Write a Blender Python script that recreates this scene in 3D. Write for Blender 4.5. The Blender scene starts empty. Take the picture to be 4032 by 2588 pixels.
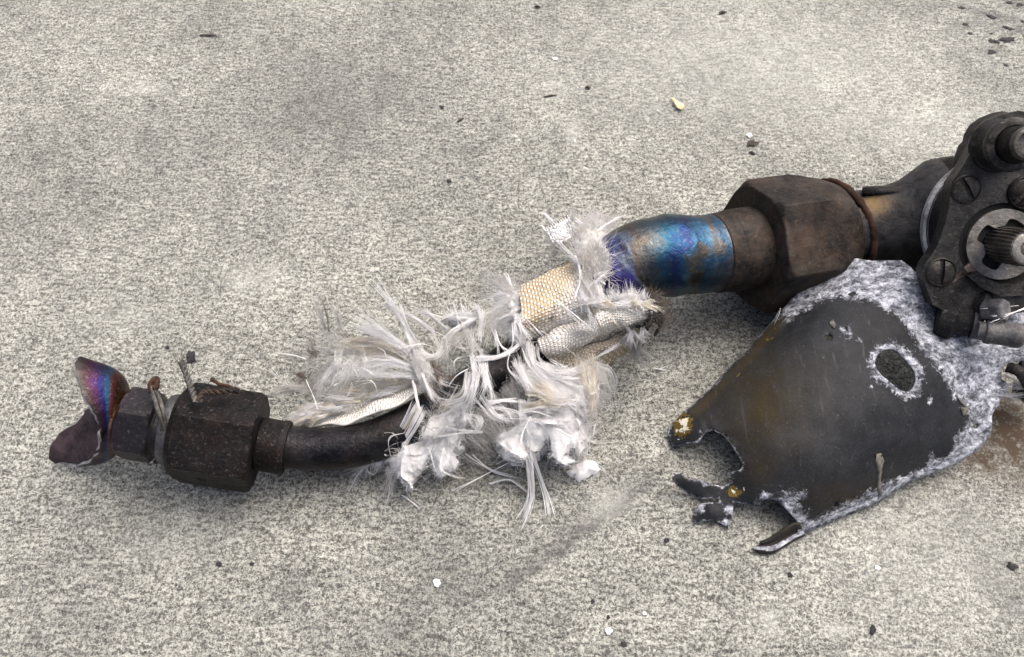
import bpy, math, random
import numpy as np
from mathutils import Vector, Matrix, noise, geometry
R = math.radians
random.seed(7); rng = np.random.default_rng(11)
scn = bpy.context.scene
COL = scn.collection

# ------------------------------------------------------------------ camera
PITCH, DIST, FPX, IW, IH = R(58), 0.36, 3355.0, 4032, 2588
CAM = Vector((0, -DIST*math.cos(PITCH), DIST*math.sin(PITCH)))
FWD = Vector((0, math.cos(PITCH), -math.sin(PITCH))); UP = Vector((0, math.sin(PITCH), math.cos(PITCH))); RT = Vector((1, 0, 0))
cd = bpy.data.cameras.new('camera'); cam = bpy.data.objects.new('camera', cd); COL.objects.link(cam)
cam.location = CAM; cam.rotation_euler = (math.pi/2-PITCH, 0, 0)
cd.sensor_width = 36; cd.lens = 36*FPX/IW; cd.clip_start = 0.01; cd.clip_end = 100
cd.dof.use_dof = True; cd.dof.focus_distance = 0.335; cd.dof.aperture_fstop = 26
scn.camera = cam
# ------------------------------------------------------------------ light
SUN_EL, SUN_AZ = R(66), R(50)          # azimuth from +Y towards +X
w = bpy.data.worlds.new('World'); scn.world = w; w.use_nodes = True
nt = w.node_tree; nt.nodes.clear()
sky = nt.nodes.new('ShaderNodeTexSky'); sky.sky_type = 'NISHITA'; sky.sun_disc = False
sky.sun_elevation = SUN_EL; sky.sun_rotation = SUN_AZ; sky.air_density = 0.45; sky.dust_density = 8.0; sky.ozone_density = 0.6
bg = nt.nodes.new('ShaderNodeBackground'); bg.inputs['Strength'].default_value = 0.15
wo = nt.nodes.new('ShaderNodeOutputWorld')
nt.links.new(sky.outputs[0], bg.inputs[0]); nt.links.new(bg.outputs[0], wo.inputs[0])
sd = bpy.data.lights.new('sun', 'SUN'); sd.energy = 1.2; sd.angle = R(75); sd.color = (1.0, 0.985, 0.94)
so = bpy.data.objects.new('sun', sd); COL.objects.link(so)
sdir = Vector((math.sin(SUN_AZ)*math.cos(SUN_EL), math.cos(SUN_AZ)*math.cos(SUN_EL), math.sin(SUN_EL)))
so.rotation_euler = sdir.to_track_quat('Z', 'Y').to_euler(); so.location = sdir*3
vs = scn.view_settings; vs.view_transform = 'Standard'; vs.look = 'None'; vs.exposure = 1.05; vs.gamma = 1.0
scn.cycles.max_bounces = 8; scn.cycles.use_denoising = True

# ------------------------------------------------------------------ helpers
def ray(px, py): return FWD + RT*((px-2016)/FPX) - UP*((py-1294)/FPX)
def P(px, py, z=0.0):
    r = ray(px, py); return CAM + r*((z-CAM.z)/r.z)
def mpp(p): return (p-CAM).dot(FWD)/FPX
def Pa(pts): return [P(*p) for p in pts]

def empty(name, loc, label, cat, group=None):
    o = bpy.data.objects.new(name, None); COL.objects.link(o); o.location = loc
    o.empty_display_size = 0.01; tag(o, label, cat, group); return o
def tag(o, label, cat, group=None):
    o['label'] = label; o['category'] = cat
    if group: o['group'] = group
    return o
def make(name, verts, faces, mat, parent=None, smooth=True, uv=None, col=None, sharp=None, label=None):
    me = bpy.data.meshes.new(name)
    me.from_pydata([tuple(v) for v in verts], [], [tuple(f) for f in faces])
    finish(me, mat, smooth, uv, col, sharp)
    return link(name, me, parent, label)
def finish(me, mat, smooth=True, uv=None, col=None, sharp=None):
    me.materials.append(mat)
    me.polygons.foreach_set('use_smooth', [smooth]*len(me.polygons))
    if uv is not None:
        l = me.uv_layers.new(name='uv'); idx = np.empty(len(me.loops), np.int32); me.loops.foreach_get('vertex_index', idx)
        l.data.foreach_set('uv', np.asarray(uv, np.float32)[idx].ravel())
    if col is not None:
        a = me.color_attributes.new('mask', 'FLOAT_COLOR', 'POINT')
        a.data.foreach_set('color', np.asarray(col, np.float32).ravel())
    me.update()
    if sharp: me.set_sharp_from_angle(angle=R(sharp))
def link(name, me, parent=None, label=None):
    o = bpy.data.objects.new(name, me); COL.objects.link(o)
    if parent is not None: adopt(o, parent)
    if label: o['label'] = label
    return o
def adopt(o, parent):
    o.parent = parent
    off = Vector(parent.location); q = parent.parent
    while q is not None: off += q.location; q = q.parent
    o.matrix_parent_inverse = Matrix.Translation(-off) if parent.type == 'EMPTY' else Matrix()
def mod_bevel(o, wdt, seg=2, ang=35):
    m = o.modifiers.new('bevel', 'BEVEL'); m.width = wdt; m.segments = seg; m.limit_method = 'ANGLE'; m.angle_limit = R(ang); m.harden_normals = False
def mod_solid(o, t, off=-1):
    m = o.modifiers.new('thick', 'SOLIDIFY'); m.thickness = t; m.offset = off
def loft(rings, closed=True, cap0=False, cap1=False):
    n = len(rings[0]); V = [v for r in rings for v in r]; F = []
    for i in range(len(rings)-1):
        for j in range(n if closed else n-1):
            k = (j+1) % n; F.append((i*n+j, i*n+k, (i+1)*n+k, (i+1)*n+j))
    if cap0: F.append(tuple(reversed(range(n))))
    if cap1: F.append(tuple((len(rings)-1)*n+j for j in range(n)))
    return V, F
def frame(a, at):
    a = a.normalized(); v = (CAM-at); v = (v-a*v.dot(a)).normalized(); d = a.cross(v)
    if d.dot(UP) > 0: d = -d
    return a, v, d
def lathe(A, B, prof, seg=64, hexR=None, phase=0.0, jit=0.0, wob=None):
    """rings about the axis A-B; prof = [(t along A-B, radius)]; hexR cuts a hexagon of that corner radius"""
    a, v, d = frame(B-A, (A+B)/2); rings = []; L = B-A
    for (t, r) in prof:
        c = A + L*t; ring = []
        for j in range(seg):
            th = 2*math.pi*j/seg + phase; rr = r
            if hexR:
                q = (th-phase) % (math.pi/3) - math.pi/6
                rr = min(r, hexR*math.cos(math.pi/6)/math.cos(q))
            if wob: rr *= 1 + wob*noise.noise(Vector((t*7, math.cos(th)*1.5, math.sin(th)*1.5)))
            p = c + (v*math.cos(th) + d*math.sin(th))*rr
            if jit: p = p + noise.noise_vector(p*180)*jit
            ring.append(p)
        rings.append(ring)
    return rings
def catmull(pts, n):
    pts = [np.array(p, float) for p in pts]; pts = [2*pts[0]-pts[1]] + pts + [2*pts[-1]-pts[-2]]
    out = []; m = len(pts)-3
    for i in range(n):
        s = i/(n-1)*m; k = min(int(s), m-1); t = s-k; p0, p1, p2, p3 = pts[k:k+4]
        out.append(0.5*((2*p1)+(-p0+p2)*t+(2*p0-5*p1+4*p2-p3)*t*t+(-p0+3*p1-3*p2+p3)*t**3))
    return np.array(out)
def sweep(path, radii, seg=16, wob=0.0, seed=0):
    """rings round a path (N,3) with parallel transport"""
    path = [Vector(p) for p in path]; n = len(path); rings = []
    t0 = (path[1]-path[0]).normalized(); u = t0.orthogonal().normalized()
    for i in range(n):
        t = (path[min(i+1, n-1)]-path[max(i-1, 0)]).normalized()
        u = (u-t*u.dot(t)).normalized(); b = t.cross(u); r = radii[i] if hasattr(radii, '__len__') else radii
        ring = []
        for j in range(seg):
            th = 2*math.pi*j/seg; rr = r*(1+wob*noise.noise(Vector((i*.7+seed, math.cos(th)*1.3, math.sin(th)*1.3))))
            ring.append(path[i]+(u*math.cos(th)+b*math.sin(th))*rr)
        rings.append(ring)
    return rings
def tube(name, pts, r, mat, parent=None, n=24, seg=10, wob=0.0, seed=0, label=None, cap=True):
    c = catmull(pts, n); rr = np.interp(np.linspace(0, 1, n), np.linspace(0, 1, len(r)), r) if hasattr(r, '__len__') else r
    V, F = loft(sweep(c, rr, seg, wob, seed), True, cap, cap)
    return make(name, V, F, mat, parent, sharp=50, label=label)
def inpoly(x, y, poly):
    x = np.asarray(x); y = np.asarray(y); c = np.zeros(x.shape, bool); n = len(poly)
    for i in range(n):
        x1, y1 = poly[i]; x2, y2 = poly[(i+1) % n]
        if y1 == y2: continue
        hit = ((y1 > y) != (y2 > y)) & (x < (x2-x1)*(y-y1)/(y2-y1)+x1); c ^= hit
    return c
def polydist(x, y, poly, closed=True):
    d = np.full(np.shape(x), 1e9); n = len(poly)
    for i in range(n if closed else n-1):
        ax, ay = poly[i]; bx, by = poly[(i+1) % n]; L = (bx-ax)**2+(by-ay)**2+1e-9
        t = np.clip(((x-ax)*(bx-ax)+(y-ay)*(by-ay))/L, 0, 1); d = np.minimum(d, np.hypot(x-ax-t*(bx-ax), y-ay-t*(by-ay)))
    return d
def resample(poly, step):
    out = []; n = len(poly)
    for i in range(n):
        a = np.array(poly[i], float); b = np.array(poly[(i+1) % n], float); k = max(1, int(np.hypot(*(b-a))/step))
        for j in range(k): out.append(tuple(a+(b-a)*j/k))
    return out
def cdt(outer, holes, step):
    """triangulate a 2D outline with holes and an inner grid"""
    loops = [resample(outer, step)] + [resample(h, step*.6) for h in holes]
    pts = []; edges = []
    for lp in loops:
        b = len(pts); pts += lp; edges += [(b+i, b+(i+1) % len(lp)) for i in range(len(lp))]
    nb = len(pts); o = np.array(outer, float); x0, y0 = o.min(0); x1, y1 = o.max(0)
    gx, gy = np.meshgrid(np.arange(x0, x1, step), np.arange(y0, y1, step)); gx = gx.copy(); gx[1::2] += step/2
    gx = gx.ravel()+rng.uniform(-.2, .2, gx.size)*step; gy = gy.ravel()+rng.uniform(-.2, .2, gy.size)*step
    ok = inpoly(gx, gy, outer)
    for h in holes: ok &= ~inpoly(gx, gy, h)
    d = polydist(gx, gy, outer)
    for h in holes: d = np.minimum(d, polydist(gx, gy, h))
    ok &= d > step*.55
    pts += list(zip(gx[ok], gy[ok]))
    r = geometry.delaunay_2d_cdt([Vector(p) for p in pts], edges, [], 0, 1e-4)
    vs2 = np.array([(v.x, v.y) for v in r[0]]); F = []
    cen = np.array([[vs2[list(f), 0].mean(), vs2[list(f), 1].mean()] for f in r[2]])
    good = inpoly(cen[:, 0], cen[:, 1], outer)
    for h in holes: good &= ~inpoly(cen[:, 0], cen[:, 1], h)
    F = [tuple(f) for f, g in zip(r[2], good) if g]
    return vs2, F
def tps(ctrl):
    c = np.array(ctrl, float); X = c[:, :2]/1000; n = len(c)
    def U(d): return np.where(d > 0, d*d*np.log(d+1e-12), 0)
    K = U(np.linalg.norm(X[:, None]-X[None], axis=2))+np.eye(n)*1e-3; Q = np.hstack([np.ones((n, 1)), X])
    A = np.block([[K, Q], [Q.T, np.zeros((3, 3))]]); s = np.linalg.solve(A, np.concatenate([c[:, 2], np.zeros(3)]))
    def f(x, y):
        p = np.stack([x, y], -1)/1000; d = np.linalg.norm(p[:, None]-X[None], axis=2)
        return U(d)@s[:n]+s[n]+p@s[n+1:]
    return f

# ------------------------------------------------------------------ materials
class M:
    def __init__(s, name):
        s.m = bpy.data.materials.new(name); s.m.use_nodes = True; s.t = s.m.node_tree
        s.b = s.t.nodes['Principled BSDF']; s.out = s.t.nodes['Material Output']
        s.co = s.t.nodes.new('ShaderNodeTexCoord').outputs['Object']
    def lk(s, a, b): s.t.links.new(a, b)
    def val(s, x, inp):
        if hasattr(x, 'is_linked') or hasattr(x, 'links'): s.lk(x, inp)
        else: inp.default_value = x
    def noise(s, scale, detail=4, rough=.6, dist=0, co=None, stretch=None):
        n = s.t.nodes.new('ShaderNodeTexNoise'); n.inputs['Scale'].default_value = scale; n.inputs['Detail'].default_value = detail
        n.inputs['Roughness'].default_value = rough; n.inputs['Distortion'].default_value = dist
        c = co or s.co
        if stretch:
            mp = s.t.nodes.new('ShaderNodeMapping'); mp.inputs['Scale'].default_value = stretch[:3]
            if len(stretch) > 3: mp.inputs['Rotation'].default_value = (0, 0, stretch[3])
            s.lk(c, mp.inputs[0]); c = mp.outputs[0]
        s.lk(c, n.inputs['Vector']); return n.outputs[0]
    def vor(s, scale, feature='F1', co=None, out=0):
        n = s.t.nodes.new('ShaderNodeTexVoronoi'); n.inputs['Scale'].default_value = scale; n.feature = feature
        s.lk(co or s.co, n.inputs['Vector']); return n.outputs[out]
    def ramp(s, f, stops, interp='LINEAR'):
        n = s.t.nodes.new('ShaderNodeValToRGB'); r = n.color_ramp; r.interpolation = interp
        while len(r.elements) < len(stops): r.elements.new(.5)
        for e, (p, c) in zip(r.elements, stops):
            e.position = p; e.color = tuple(c)+(1,) if hasattr(c, '__len__') else (c, c, c, 1)
        s.lk(f, n.inputs[0]); return n.outputs[0]
    def mix(s, f, a, b, mode='MIX'):
        n = s.t.nodes.new('ShaderNodeMix'); n.data_type = 'RGBA'; n.blend_type = mode
        s.val(f, n.inputs[0])
        for x, i in ((a, 6), (b, 7)):
            if isinstance(x, tuple): n.inputs[i].default_value = x+(1,)
            else: s.lk(x, n.inputs[i])
        return n.outputs[2]
    def math(s, op, a, b=0.0, c=0.0, clamp=False):
        n = s.t.nodes.new('ShaderNodeMath'); n.operation = op; n.use_clamp = clamp
        for x, i in ((a, 0), (b, 1), (c, 2)): s.val(x, n.inputs[i])
        return n.outputs[0]
    def attr(s, name='mask'):
        n = s.t.nodes.new('ShaderNodeAttribute'); n.attribute_name = name
        q = s.t.nodes.new('ShaderNodeSeparateColor'); s.lk(n.outputs['Color'], q.inputs[0]); return q.outputs
    def uvmap(s):
        n = s.t.nodes.new('ShaderNodeUVMap'); n.uv_map = 'uv'; q = s.t.nodes.new('ShaderNodeSeparateXYZ'); s.lk(n.outputs[0], q.inputs[0]); return q.outputs
    def bump(s, h, strength=.5, dist=.0005, prev=None):
        n = s.t.nodes.new('ShaderNodeBump'); n.inputs['Strength'].default_value = strength; n.inputs['Distance'].default_value = dist
        s.lk(h, n.inputs['Height'])
        if prev is not None: s.lk(prev, n.inputs['Normal'])
        return n.outputs[0]
    def set(s, col=None, rough=None, metal=None, nrm=None, spec=None, **kw):
        I = s.b.inputs
        for x, k in ((col, 'Base Color'), (rough, 'Roughness'), (metal, 'Metallic'), (nrm, 'Normal'), (spec, 'Specular IOR Level')):
            if x is None: continue
            if isinstance(x, tuple): I[k].default_value = x+(1,)
            else: s.val(x, I[k])
        for k, v in kw.items(): I[k.replace('_', ' ')].default_value = v
        return s.m

def mat_concrete():
    m = M('concrete')
    st = m.attr()
    n1 = m.noise(820, 3, .7, .8); n2 = m.noise(300, 2, .5); n3 = m.noise(1900, 2, .5); n4 = m.noise(520, 3, .65, .3, stretch=(.33, 1.25, 1, R(32)))
    g = m.math('ADD', m.math('ADD', m.math('MULTIPLY', n1, .5), m.math('MULTIPLY', n3, .25)), m.math('MULTIPLY', n4, .25))
    base = m.ramp(g, [(.39, (.030, .0303, .028)), (.45, (.098, .0995, .0915)), (.505, (.222, .2265, .208)), (.575, (.375, .383, .352))])
    # dark sand grains showing through the paste, three sizes, only some cells filled
    def grains(scale, rad, frac, soft):
        vd = m.vor(scale); cc = m.vor(scale, 'F1', None, 1); sc = m.t.nodes.new('ShaderNodeSeparateColor'); m.lk(cc, sc.inputs[0])
        wob = m.math('MULTIPLY', m.math('SUBTRACT', m.noise(scale*2.6, 2, .6), .5), .5)
        size = m.math('MULTIPLY', m.math('SUBTRACT', sc.outputs[0], 1-frac), rad/frac*1.6)
        return m.ramp(m.math('SUBTRACT', m.math('ADD', vd, wob), size), [(0.0, 1.0), (soft, 0.0)])
    patch = m.ramp(m.noise(34, 5, .65), [(.36, .35), (.62, 1.0)])
    base = m.mix(m.math('MULTIPLY', grains(900, .30, .4, .2), .6), base, (.075, .072, .07))
    base = m.mix(m.math('MULTIPLY', m.math('MULTIPLY', grains(520, .24, .3, .16), patch), .8), base, (.06, .055, .053))
    base = m.mix(m.math('MULTIPLY', grains(230, .12, .10, .06), .5), base, (.055, .048, .045))
    # broad dirt and stains, plus painted far light (pale) and shade under tubes (brown)
    big = m.ramp(m.noise(11, 6, .65), [(.3, (.70, .70, .69)), (.7, (1.14, 1.14, 1.12))])
    base = m.mix(1.0, base, big, 'MULTIPLY')
    mid = m.ramp(m.noise(70, 5, .7), [(.32, (.74, .74, .74)), (.64, (1.10, 1.10, 1.09))])
    base = m.mix(1.0, base, mid, 'MULTIPLY')
    nn = m.ramp(m.noise(260, 4, .7), [(.35, 0.0), (.62, 1.0)])
    dirt = m.math('MULTIPLY', st[0], m.math('ADD', m.math('MULTIPLY', nn, .75), .35), clamp=True)
    base = m.mix(dirt, base, (.062, .06, .06))
    br = m.math('MULTIPLY', st[1], m.math('ADD', nn, .25), clamp=True)
    base = m.mix(br, base, (.05, .034, .022))
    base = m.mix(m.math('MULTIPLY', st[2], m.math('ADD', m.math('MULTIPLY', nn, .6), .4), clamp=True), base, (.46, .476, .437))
    h = m.math('ADD', g, m.math('MULTIPLY', m.noise(2600, 2), .3))
    nrm = m.bump(h, .75, .0011)
    return m.set(base, .88, 0.0, nrm, .25)
def mat_steel(name, dark, mid, rust, rustamt=.5, rough=.5, metal=.55, scale=1.0, dust=(.25, .24, .22), dustamt=.3):
    m = M(name)
    a = m.noise(110*scale, 6, .68, .4); b = m.noise(520*scale, 5, .7); c = m.noise(60*scale, 3, .6)
    col = m.ramp(m.math('ADD', m.math('MULTIPLY', a, .7), m.math('MULTIPLY', m.noise(240*scale, 5, .75, .5), .3)), [(.40, dark), (.58, mid)])
    rf = m.ramp(m.math('ADD', m.math('MULTIPLY', c, .6), m.math('MULTIPLY', b, .4)), [(.5-.12*rustamt, 0.0), (.68, 1.0)])
    col = m.mix(m.math('MULTIPLY', rf, rustamt), col, rust)
    df = m.ramp(m.noise(900*scale, 4, .75, .5), [(.56, 0.0), (.72, 1.0)])
    col = m.mix(1.0, col, m.ramp(m.noise(46*scale, 4, .62), [(.34, .5), (.66, 1.35)]), 'MULTIPLY')
    col = m.mix(m.math('MULTIPLY', df, dustamt), col, dust)
    ro = m.math('ADD', m.math('MULTIPLY', b, .35), rough-.15)
    return m.set(col, ro, metal, m.bump(m.math('ADD', b, m.math('MULTIPLY', a, .6)), .5, .0008), .16)
def mat_simple(name, col, rough, metal=0.0, var=.35, scale=300, bump=.3):
    m = M(name); n = m.noise(scale, 5, .65)
    c = m.ramp(n, [(.3, tuple(x*(1-var) for x in col)), (.7, tuple(min(1, x*(1+var)) for x in col))])
    return m.set(c, rough, metal, m.bump(n, bump, .0004), .4)
def mat_tint(name, stops, wob=.16, rough=.3, metal=.9, spots=None):
    """heat tinted steel: oxide colours by distance along the part (uv.x)"""
    m = M(name); uv = m.uvmap()
    cell = m.vor(95, 'F1', None, 1); sc = m.t.nodes.new('ShaderNodeSeparateColor'); m.lk(cell, sc.inputs[0])
    f = m.math('ADD', m.math('ADD', uv[0], m.math('MULTIPLY', m.math('SUBTRACT', sc.outputs[0], .5), wob*.55)), m.math('MULTIPLY', m.math('SUBTRACT', m.noise(75, 4, .6, .8), .5), wob*2))
    col = m.ramp(f, stops)
    b = m.noise(420, 5, .7)
    soot = m.ramp(m.noise(140, 5, .7, .5), [(.5, 0.0), (.66, 1.0)])
    col = m.mix(m.math('MULTIPLY', soot, .75), col, (.022, .02, .02))
    pale = m.ramp(m.noise(650, 4, .7), [(.58, 0.0), (.7, 1.0)])
    col = m.mix(m.math('MULTIPLY', pale, .14), col, (.40, .38, .34))
    ro = m.math('ADD', m.math('MULTIPLY', b, .4), rough-.16)
    return m.set(col, ro, metal, m.bump(m.math('ADD', b, m.noise(150, 4, .6)), .4, .0009), .5)
def mat_fibre(name, col, var=.25, trans=.3):
    m = M(name); n = m.noise(260, 3, .6)
    c = m.ramp(n, [(.3, tuple(x*(1-var) for x in col)), (.62, col)])
    m.set(c, .38, 0.0, None, .5)
    tr = m.t.nodes.new('ShaderNodeBsdfTranslucent'); m.lk(c, tr.inputs[0])
    mx = m.t.nodes.new('ShaderNodeMixShader'); mx.inputs[0].default_value = trans
    m.lk(m.b.outputs[0], mx.inputs[1]); m.lk(tr.outputs[0], mx.inputs[2]); m.lk(mx.outputs[0], m.out.inputs[0])
    return m.m
def mat_weave(name, hi, lo, soot=0.0, hi2=None, lo2=None):
    """plain woven glass cloth: uv counts yarns; colour only plus fine relief"""
    m = M(name); uv = m.uvmap()
    fu = m.math('FRACT', uv[0]); fv = m.math('FRACT', uv[1])
    pu = m.math('SINE', m.math('MULTIPLY', fu, math.pi)); pv = m.math('SINE', m.math('MULTIPLY', fv, math.pi))
    dome = m.math('MULTIPLY', pu, pv)
    par = m.math('FLOORED_MODULO', m.math('ADD', m.math('FLOOR', uv[0]), m.math('FLOOR', uv[1])), 2.0)
    n = m.noise(160, 4, .6); k = m.math('MULTIPLY', dome, m.math('ADD', m.math('MULTIPLY', par, .75), .25))
    f = m.ramp(m.math('ADD', k, m.math('MULTIPLY', m.math('SUBTRACT', n, .5), .5)), [(.22, 0.0), (.62, 1.0)])
    mk = m.attr()
    H = m.mix(mk[0], hi, hi2 or hi); L = m.mix(mk[0], lo, lo2 or lo)
    col = m.mix(f, L, H)
    sf = m.math('MULTIPLY', mk[1], m.math('ADD', m.ramp(m.noise(330, 4, .7), [(.4, 0.0), (.6, 1.0)]), .3), clamp=True)
    col = m.mix(sf, col, (.02, .019, .018))
    return m.set(col, .6, 0.0, m.bump(m.math('MULTIPLY', k, 1.0), .9, .0009), .35)
def mat_wool():
    m = M('white_wool'); n = m.noise(240, 5, .7)
    c = m.ramp(n, [(.3, (.86, .86, .855)), (.6, (.95, .95, .945))])
    m.set(c, .95, 0.0, m.bump(m.math('ADD', n, m.noise(1300, 4, .8)), .6, .0009), .1)
    tr = m.t.nodes.new('ShaderNodeBsdfTranslucent'); m.lk(c, tr.inputs[0]); mx = m.t.nodes.new('ShaderNodeMixShader'); mx.inputs[0].default_value = .35
    m.lk(m.b.outputs[0], mx.inputs[1]); m.lk(tr.outputs[0], mx.inputs[2]); m.lk(mx.outputs[0], m.out.inputs[0])
    m.b.inputs['Sheen Weight'].default_value = .3
    return m.m
def mat_plate():
    m = M('scorched_aluminium'); k = m.attr()
    fine = m.noise(480, 6, .78, .8); mid = m.noise(170, 5, .72, .6); lo = m.noise(38, 4, .6)
    st = m.noise(420, 4, .7, .3, stretch=(.45, 1.0, 1, R(-15)))
    paint = m.ramp(lo, [(.3, (.006, .007, .0088)), (.7, (.0155, .0172, .0195))])
    bf = m.math('MULTIPLY', k[1], m.math('ADD', m.math('MULTIPLY', mid, .8), .4), clamp=True)
    paint = m.mix(bf, paint, (.038, .028, .012))
    lint = m.ramp(m.noise(700, 3, .8, .8, stretch=(1.0, .35, 1, R(50))), [(.66, 0.0), (.73, 1.0)])
    paint = m.mix(m.math('MULTIPLY', lint, .5), paint, (.14, .135, .12))
    scr = m.ramp(m.noise(330, 4, .75, .3, stretch=(1.6, .12, 1, R(-38))), [(.60, 0.0), (.70, 1.0)])
    paint = m.mix(m.math('MULTIPLY', scr, .35), paint, (.075, .075, .075))
    blot = m.ramp(m.noise(95, 6, .75, .4), [(.42, 0.0), (.66, 1.0)])
    paint = m.mix(m.math('MULTIPLY', blot, .55), paint, (.026, .028, .031))
    speck = m.ramp(m.noise(1500, 3, .7), [(.64, 0.0), (.72, 1.0)])
    paint = m.mix(m.math('MULTIPLY', speck, .6), paint, (.12, .115, .105))
    # bare corroded metal
    cf = m.math('ADD', k[0], m.math('MULTIPLY', m.math('SUBTRACT', m.math('ADD', m.math('MULTIPLY', mid, .5), m.math('MULTIPLY', fine, .5)), .5), 2.6))
    cm = m.ramp(cf, [(.40, 0.0), (.70, 1.0)])
    corr = m.ramp(m.math('ADD', m.math('MULTIPLY', fine, .5), m.math('MULTIPLY', st, .5)), [(.36, (.02, .021, .025)), (.45, (.095, .10, .115)), (.53, (.28, .295, .33)), (.64, (.68, .70, .74))])
    col = m.mix(cm, paint, corr)
    ff = m.math('ADD', k[2], m.math('MULTIPLY', m.math('SUBTRACT', m.noise(330, 3, .55), .5), 1.6))
    yel = m.mix(m.ramp(ff, [(.5, 0.0), (.54, 1.0)], 'LINEAR'), col, (.095, .066, .014))
    fl = m.ramp(m.math('ADD', m.math('MULTIPLY', k[2], .55), m.math('MULTIPLY', m.math('SUBTRACT', m.noise(420, 4, .6, .4), .5), 2.0)), [(.52, 0.0), (.56, 1.0)])
    col = m.mix(m.math('MULTIPLY', fl, m.math('GREATER_THAN', k[2], .05)), yel, (.56, .53, .44))
    ro = m.math('ADD', m.math('MULTIPLY', cm, .25), m.math('ADD', m.math('MULTIPLY', mid, .3), .36))
    return m.set(col, ro, m.math('MULTIPLY', cm, .25), m.bump(m.math('ADD', m.math('MULTIPLY', cm, .8), m.math('MULTIPLY', fine, .7)), .45, .0008), .12)

MC = mat_concrete()
STEEL_L = mat_steel('sooty_steel', (0.0015, 0.0019, 0.0025), (0.0068, 0.0065, 0.0068), (0.0223, 0.0130, 0.0093), .6, .5, .35, dust=(.16, .155, .145), dustamt=.4)
STEEL_R = mat_steel('brown_oxidised_steel', (0.0056, 0.0056, 0.0056), (0.0288, 0.0252, 0.0220), (0.0656, 0.0400, 0.0256), .6, .6, .3, dust=(.17, .155, .14), dustamt=.3)
TUBE_D = mat_steel('dark_tube_steel', (0.0048, 0.0056, 0.0076), (0.0192, 0.0192, 0.0216), (0.0400, 0.0256, 0.0176), .35, .36, .7, dustamt=.15)
CAST = mat_steel('dark_cast_metal', (0.0035, 0.0035, 0.0042), (0.0154, 0.0150, 0.0147), (0.0420, 0.0280, 0.0196), .3, .5, .4, dust=(.3, .29, .27), dustamt=.2)
FACE = mat_steel('worn_grey_casting', (0.0097, 0.0097, 0.0097), (0.0405, 0.0398, 0.0382), (0.0675, 0.0562, 0.0450), .35, .42, .5, dust=(.34, .33, .31), dustamt=.25)
PALE = mat_steel('pale_bare_steel', (0.0850, 0.0824, 0.0765), (0.2210, 0.2142, 0.1972), (0.1190, 0.0850, 0.0595), .35, .42, .6, dust=(.5, .48, .44), dustamt=.3)
SHAFT = mat_steel('worn_shaft_steel', (.06, .056, .052), (.19, .175, .16), (.13, .09, .06), .35, .32, .85, dustamt=.3)
BLACK = mat_steel('black_rubber', (.004, .004, .005), (.012, .012, .013), (.03, .024, .018), .4, .55, 0.0, dust=(.16, .16, .17), dustamt=.45)
VOID = mat_simple('hole_shade_black', (.004, .004, .004), .9)  # near-black colour paints in the dark of holes, bores and the slot
RUST = mat_steel('rusty_wire', (.012, .008, .0065), (.046, .023, .015), (.095, .047, .027), .55, .9, .05, 2.0, dustamt=.2)
WIRED = mat_steel('dark_rusty_lock_wire', (.012, .011, .010), (.042, .036, .032), (.06, .032, .02), .6, .7, .2, 2.0)
WIRE = mat_steel('grey_lock_wire', (.028, .028, .027), (.098, .095, .088), (.07, .045, .03), .4, .6, .3, 2.0)
BLUE = mat_tint('blued_steel', [(0, (.012, .006, .012)), (.14, (.028, .012, .11)), (.23, (.05, .05, .22)), (.29, (.12, .145, .18)), (.34, (.085, .07, .055)), (.42, (.045, .055, .06)), (.49, (.008, .042, .075)), (.56, (.008, .018, .07)), (.62, (.02, .065, .11)), (.68, (.07, .058, .046)), (.74, (.010, .045, .085)), (.82, (.075, .082, .095)), (1, (.07, .063, .058))], .13, .30, .88)
PETAL = mat_tint('rainbow_tinted_steel', [(0, (.05, .03, .008)), (.12, (.07, .03, .006)), (.25, (.02, .008, .007)), (.4, (.06, .015, .012)), (.52, (.010, .042, .08)), (.64, (.010, .010, .06)), (.76, (.030, .009, .034)), (.9, (.03, .017, .019)), (1, (.04, .038, .036))], .17, .38, .9)
INNER = mat_steel('dull_purple_scale', (.016, .013, .016), (.072, .052, .057), (.045, .03, .028), .4, .5, .2, 1.0, dust=(.12, .10, .10), dustamt=.3)
TORN = mat_simple('torn_bright_edge', (.24, .235, .24), .6, .4, .6, 900, .8)
FIB = mat_fibre('glass_fibre', (.86, .86, .86), .12); FIBG = mat_fibre('grey_glass_fibre', (.66, .65, .63)); FIBC = mat_fibre('cream_glass_fibre', (.80, .75, .64))
FIBB = mat_fibre('singed_fibre', (.14, .11, .085)); WOOL = mat_wool()
WEAVE = mat_weave('woven_glass_cloth', (.80, .73, .60), (.36, .285, .19), hi2=(.90, .89, .86), lo2=(.54, .52, .475))
PLATE = mat_plate(); LEAF = mat_simple('dry_leaf', (.62, .47, .26), .8, 0, .2, 900); CHAR = mat_simple('char', (.018, .017, .018), .85, 0, .5, 900)
TWIG = mat_simple('dark_twig', (.045, .036, .03), .8); CHIP = mat_simple('white_chip', (.78, .77, .73), .8, 0, .12, 900); GLUE = mat_simple('dried_sealant', (.085, .082, .068), .75, 0, .6, 400)

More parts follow.
